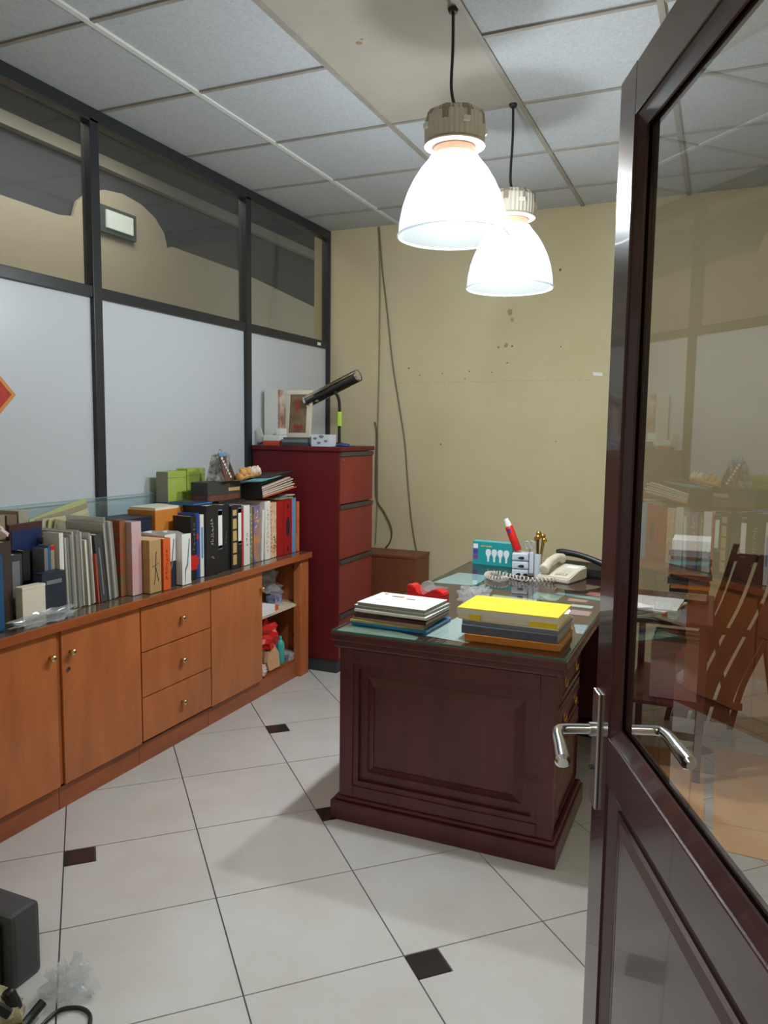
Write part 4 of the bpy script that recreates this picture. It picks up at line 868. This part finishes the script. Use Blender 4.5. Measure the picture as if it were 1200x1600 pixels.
tag(obj('gold_ribbon', bm, mat('yellow_gold', (222, 184, 60), .35, metal=.6), smooth=True), 'yellow gold curl hanging beside the organiser cup', 'ribbon')
# coiled phone cord
bm = BM(); base = smooth_path([(1.90, -1.275, 0), (1.84, -1.31, 0), (1.76, -1.32, 0), (1.68, -1.275, 0), (1.60, -1.235, 0), (1.565, -1.28, 0), (1.60, -1.35, 0), (1.66, -1.38, 0), (1.68, -1.335, 0)], 26)
pts = []
for k, p in enumerate(base):
    a = k*1.0; q = base[min(k+1, len(base)-1)]-base[max(k-1, 0)]; q.normalize(); s = Vector((-q.y, q.x, 0)); pts.append(p+s*.0105*math.cos(a)+Vector((0, 0, DT+.0145+.0105*math.sin(a))))
tube(bm, pts, .0034, 6); tag(obj('phone_cord', bm, mat('greyish_white_cord', (206, 196, 184), .5), smooth='all'), 'coiled off-white telephone cord looped on the desk glass', 'cord')
# telephone
def telephone(label, loc, rz, body_m, w=.17, d=.2):
    t = thing('telephone', label, 'telephone', loc, (0, 0, R_(rz)))
    bm = BM(); prism(bm, [(-d/2, 0), (d/2, 0), (d/2, .062), (d*.1, .05), (-d/2, .024)], -w/2, w/2, 'x'); bmesh.ops.bevel(bm, geom=list(bm.edges), offset=.006, segments=2, affect='EDGES'); obj('base', bm, body_m, t, smooth=True)
    sl = math.atan2(.062-.024, d)
    k_ = bx('keypad', (-.005, .055, -d*.34, d*.12, 0, .002), mat('grey_keypad', (166, 160, 146), .5), t); k_.location = (0, 0, .0425); k_.rotation_euler = (sl, 0, 0)
    for r in range(4):
        for c in range(3):
            o = bx('key', (.002+c*.017, .014+c*.017, -d*.31+r*.02, -d*.31+r*.02+.013, .0022, .0045), phone_m, k_)
    o = bx('display_card', (.0, .06, d*.2, d*.36, 0, .0015), paper, t); o.location = (0, 0, .0455); o.rotation_euler = (sl*.9, 0, 0)
    bm = BM(); L = d*.95; P = smooth_path([(-w*.3, -L/2, .052), (-w*.3, -L*.38, .062), (-w*.3, -L*.2, .082), (-w*.3, 0, .090), (-w*.3, L*.2, .096), (-w*.3, L*.38, .09), (-w*.3, L/2, .084)], 4)
    n = len(P); tube(bm, P, .02, 14, rs=[.021+.007*abs(2*k/(n-1)-1)**2.5-(.008 if k in (0, n-1) else 0) for k in range(n)]); obj('handset', bm, body_m, t, smooth='all')
    return t
telephone('beige corded desk telephone with handset on its left side', (1.91, -1.16, DT), -16, phone_m)
t = thing('telephone', 'black telephone behind the beige one, handset slanting down right', 'telephone', (1.98, -.985, DT), (0, 0, R_(-14)))
bm = BM(); prism(bm, [(-.05, 0), (.05, 0), (.05, .06), (-.05, .035)], -.12, .14, 'x'); bmesh.ops.bevel(bm, geom=list(bm.edges), offset=.006, segments=2, affect='EDGES'); obj('base', bm, black, t, smooth=True)
bm = BM(); P = smooth_path([(-.135, -.01, .095), (-.10, -.01, .105), (0, -.01, .096), (.10, -.01, .07), (.14, -.01, .055)], 4); tube(bm, P, .017, 12, rs=[.012]+[.021-.006*math.sin(math.pi*k/15) for k in range(15)]+[.012]); obj('handset', bm, black, t, smooth='all')

# ------------------------------------------------------------------ behind the door: side table, stacks, chair, cardboard
t = thing('side_table', 'dark wooden side table behind the glass door', 'table', (2.45, -1.33, 0))
bx('table_top', (-.19, .15, -.35, .27, .645, .665), desk_wood, t, .004); bx('lower_shelf', (-.17, .13, -.33, .25, .30, .315), desk_wood, t, .002)
for x in (-.175, .105):
    for y in (-.34, .23): bx('leg', (x, x+.03, y, y+.03, .0045 if y < 0 else 0, .6445), desk_wood, t, .002)
z = .666; rd = random.Random(12)
cols = [navy, khaki, bp, ochre, dgrey, bp, olive, brownc, teal, bp, greyc]
for k, m_ in enumerate(cols):
    th = .018+.008*(k % 3 == 1)
    lb = ['navy', 'khaki', 'black', 'ochre', 'dark grey', 'glossy black', 'olive', 'dark brown', 'teal', 'plain black', 'grey'][k]
    mag(f'{lb} book in tall stack seen through the door glass, {["lowest","second from bottom","third from bottom","fourth from bottom","fifth from bottom","middle","just above the middle","fourth from top","third from top","second from top","near the top"][k]}', 2.495+rd.uniform(-.008, .008), -1.19+rd.uniform(-.008, .008), .165, .22, th, z, rd.uniform(-4, 4), m_, name='book', grp='tall book stack on the side table', pages=m_); z += th+.0004
t = tag(bx('paper_ream', (2.415, 2.575, -1.29, -1.09, z, z+.045), paper, None, .002), 'white paper ream on top of the tall book stack', 'paper'); 
z = .6656
for k, (lb, m_, th) in enumerate((('teal', teal, .012), ('yellow-edged', yellowc, .008), ('grey', greyc, .014))):
    mag(f'{lb} folder beneath the white sheets on the side table', 2.37, -1.57, .2, .24, th, z, -6+5*k, m_, name='folder', grp='low stack on the side table'); z += th+.0003
for k in range(2):
    mag(['white sheaf of sheets under the topmost one', 'topmost white printed sheaf with red mark on side table'][k], 2.36+.01*k, -1.57, .21, .25, .006, z, -18+14*k, paper, name='paper_sheaf', grp='low stack on the side table', pages=paper); z += .0063
for k, (lb, m_) in enumerate((('pink and white', pinkg), ('teal', teal), ('cream', cream), ('red', mat('dull_red_mag', (150, 50, 48))), ('white', white_c), ('blue', lblue))):
    y = -1.60+k*.042; B('binder', f'{lb} binder upright on the lower shelf of side table', 'binder', 2.57, y, y+.038, .24, m_, .2, z=.3150, group='binders on the side table shelf')
# folded wooden chair with curved slats, leaning to the right
t = thing('folded_chair', 'brown folded wooden chair with curved slats, seen through door glass', 'chair', (2.60, -.975, 0))
def curved(n, x, w, y, th, m=chair_wood, pts=((-.13, .03), (-.085, .22), (-.01, .42), (.07, .62), (.135, .86))):
    bm = BM(); prof = smooth_path([(a, 0, b) for a, b in pts], 5); A = []
    for p in prof: A.append([bm.verts.new((p.x+x+sx*w/2, y+sy*th/2, p.z)) for sx, sy in ((-1, -1), (1, -1), (1, 1), (-1, 1))])
    for P, Q in zip(A, A[1:]):
        for k in range(4): bm.faces.new((P[k], P[(k+1) % 4], Q[(k+1) % 4], Q[k]))
    bm.faces.new(A[0][::-1]); bm.faces.new(A[-1]); obj(n, bm, m, t)
for x in (0, .088, .176): curved('slat', x, .072, 0, .014)
curved('side_frame', -.056, .026, .028, .03, pts=((-.13, .0), (-.085, .22), (-.01, .42), (.07, .62), (.14, .90)))
curved('side_frame', .232, .026, .028, .03, pts=((-.13, .0), (-.085, .22), (-.01, .42), (.07, .62), (.14, .90)))
for x0, x1, z in ((-.14, .15, .10), (-.02, .28, .46), (.075, .38, .82)):
    bx('cross_rail', (x0, x1, .0085, .026, z, z+.035), chair_wood, t, .003)
bm = BM(); tube(bm, [(.10, .052, .0), (-.02, .052, .62)], .012, 8); obj('folded_leg', bm, chair_wood, t, smooth=True)
bm = BM(); tube(bm, [(.30, .052, .0), (.20, .052, .62)], .012, 8); obj('folded_leg', bm, chair_wood, t, smooth=True)
bm = BM(); prism(bm, [(-.16, -.45), (.125, -.47), (.142, .40), (-.14, .42)], 0, .004); o = tag(obj('cardboard_sheet', bm, card_m, loc=(2.47, -1.76, .0003), rot=(0, 0, R_(2))), 'flattened cardboard sheet on floor left of the gap, behind door', 'cardboard', 'cardboard sheets on the floor')
bm = BM(); prism(bm, [(-.16, -.50), (.46, -.52), (.48, .42), (-.185, .44)], 0, .004); o = tag(obj('cardboard_sheet', bm, card_m, loc=(2.81, -1.68, .0003), rot=(0, 0, R_(-1))), 'larger flattened cardboard sheet on floor right of the gap', 'cardboard', 'cardboard sheets on the floor')

# ------------------------------------------------------------------ lower left clutter
t = thing('hard_case', 'dark grey ribbed hard case at bottom left corner of view', 'case', (.93, -3.70, 0), (0, 0, 0))
bx('shell', (-.30, .115, .045, .135, .0, .195), case_m, t, .014)
bx('lid_recess', (-.27, .085, .034, .0445, .012, .172), black, t, .008)
for k in range(7): bx('rib', (-.235+k*.045, -.22+k*.045, .024, .0335, .02, .165), blackm, t, .003)
t = thing('cloth_pouch', 'beige floral fabric pouch with dark straps at bottom left', 'pouch', (1.075, -3.775, 0), (0, 0, R_(20)))
obj('pouch_body', blob(41, .095, .07, .06, .25, 4), fabric, t, smooth='all')
bm = BM(); tube(bm, smooth_path([(-.08, -.06, .05), (-.02, -.07, .11), (.04, -.05, .115), (.09, -.03, .07)], 5), .012, 8); obj('strap', bm, black, t, smooth=True)
bm = BM(); lathe(bm, [(.014, 0), (.016, .01), (.016, .045), (.012, .05)], 14, M=Matrix.Translation((.085, .01, .05)) @ Matrix.Rotation(R_(-25), 4, 'Y')); obj('buckle', bm, black, t, smooth=True)
t = tag(obj('plastic_bag', blob(51, .055, .045, .04, .8, 4), clear_pl, loc=(1.175, -3.60, 0), rot=(0, 0, R_(-20))), 'crumpled clear plastic bag on floor beside the fabric pouch', 'bag')
bm = BM(); tube(bm, smooth_path([(1.215, -3.82, .006), (1.212, -3.75, .006), (1.200, -3.70, .006), (1.203, -3.655, .006), (1.24, -3.632, .006), (1.28, -3.64, .006), (1.31, -3.68, .006), (1.325, -3.75, .006), (1.31, -3.83, .006)], 6), .005, 8)
tag(obj('cable', bm, black, smooth=True), 'black cable looping on floor at bottom left', 'cable')
t = thing('shoulder_strap', 'broad black strap lying over the floor at bottom left edge', 'strap', (1.172, -3.74, 0))
bm = BM(); tube(bm, smooth_path([(.02, -.10, .012), (.012, -.04, .014), (.0, .02, .02), (.002, .06, .035)], 4), .011, 8); obj('webbing', bm, black, t, smooth=True)
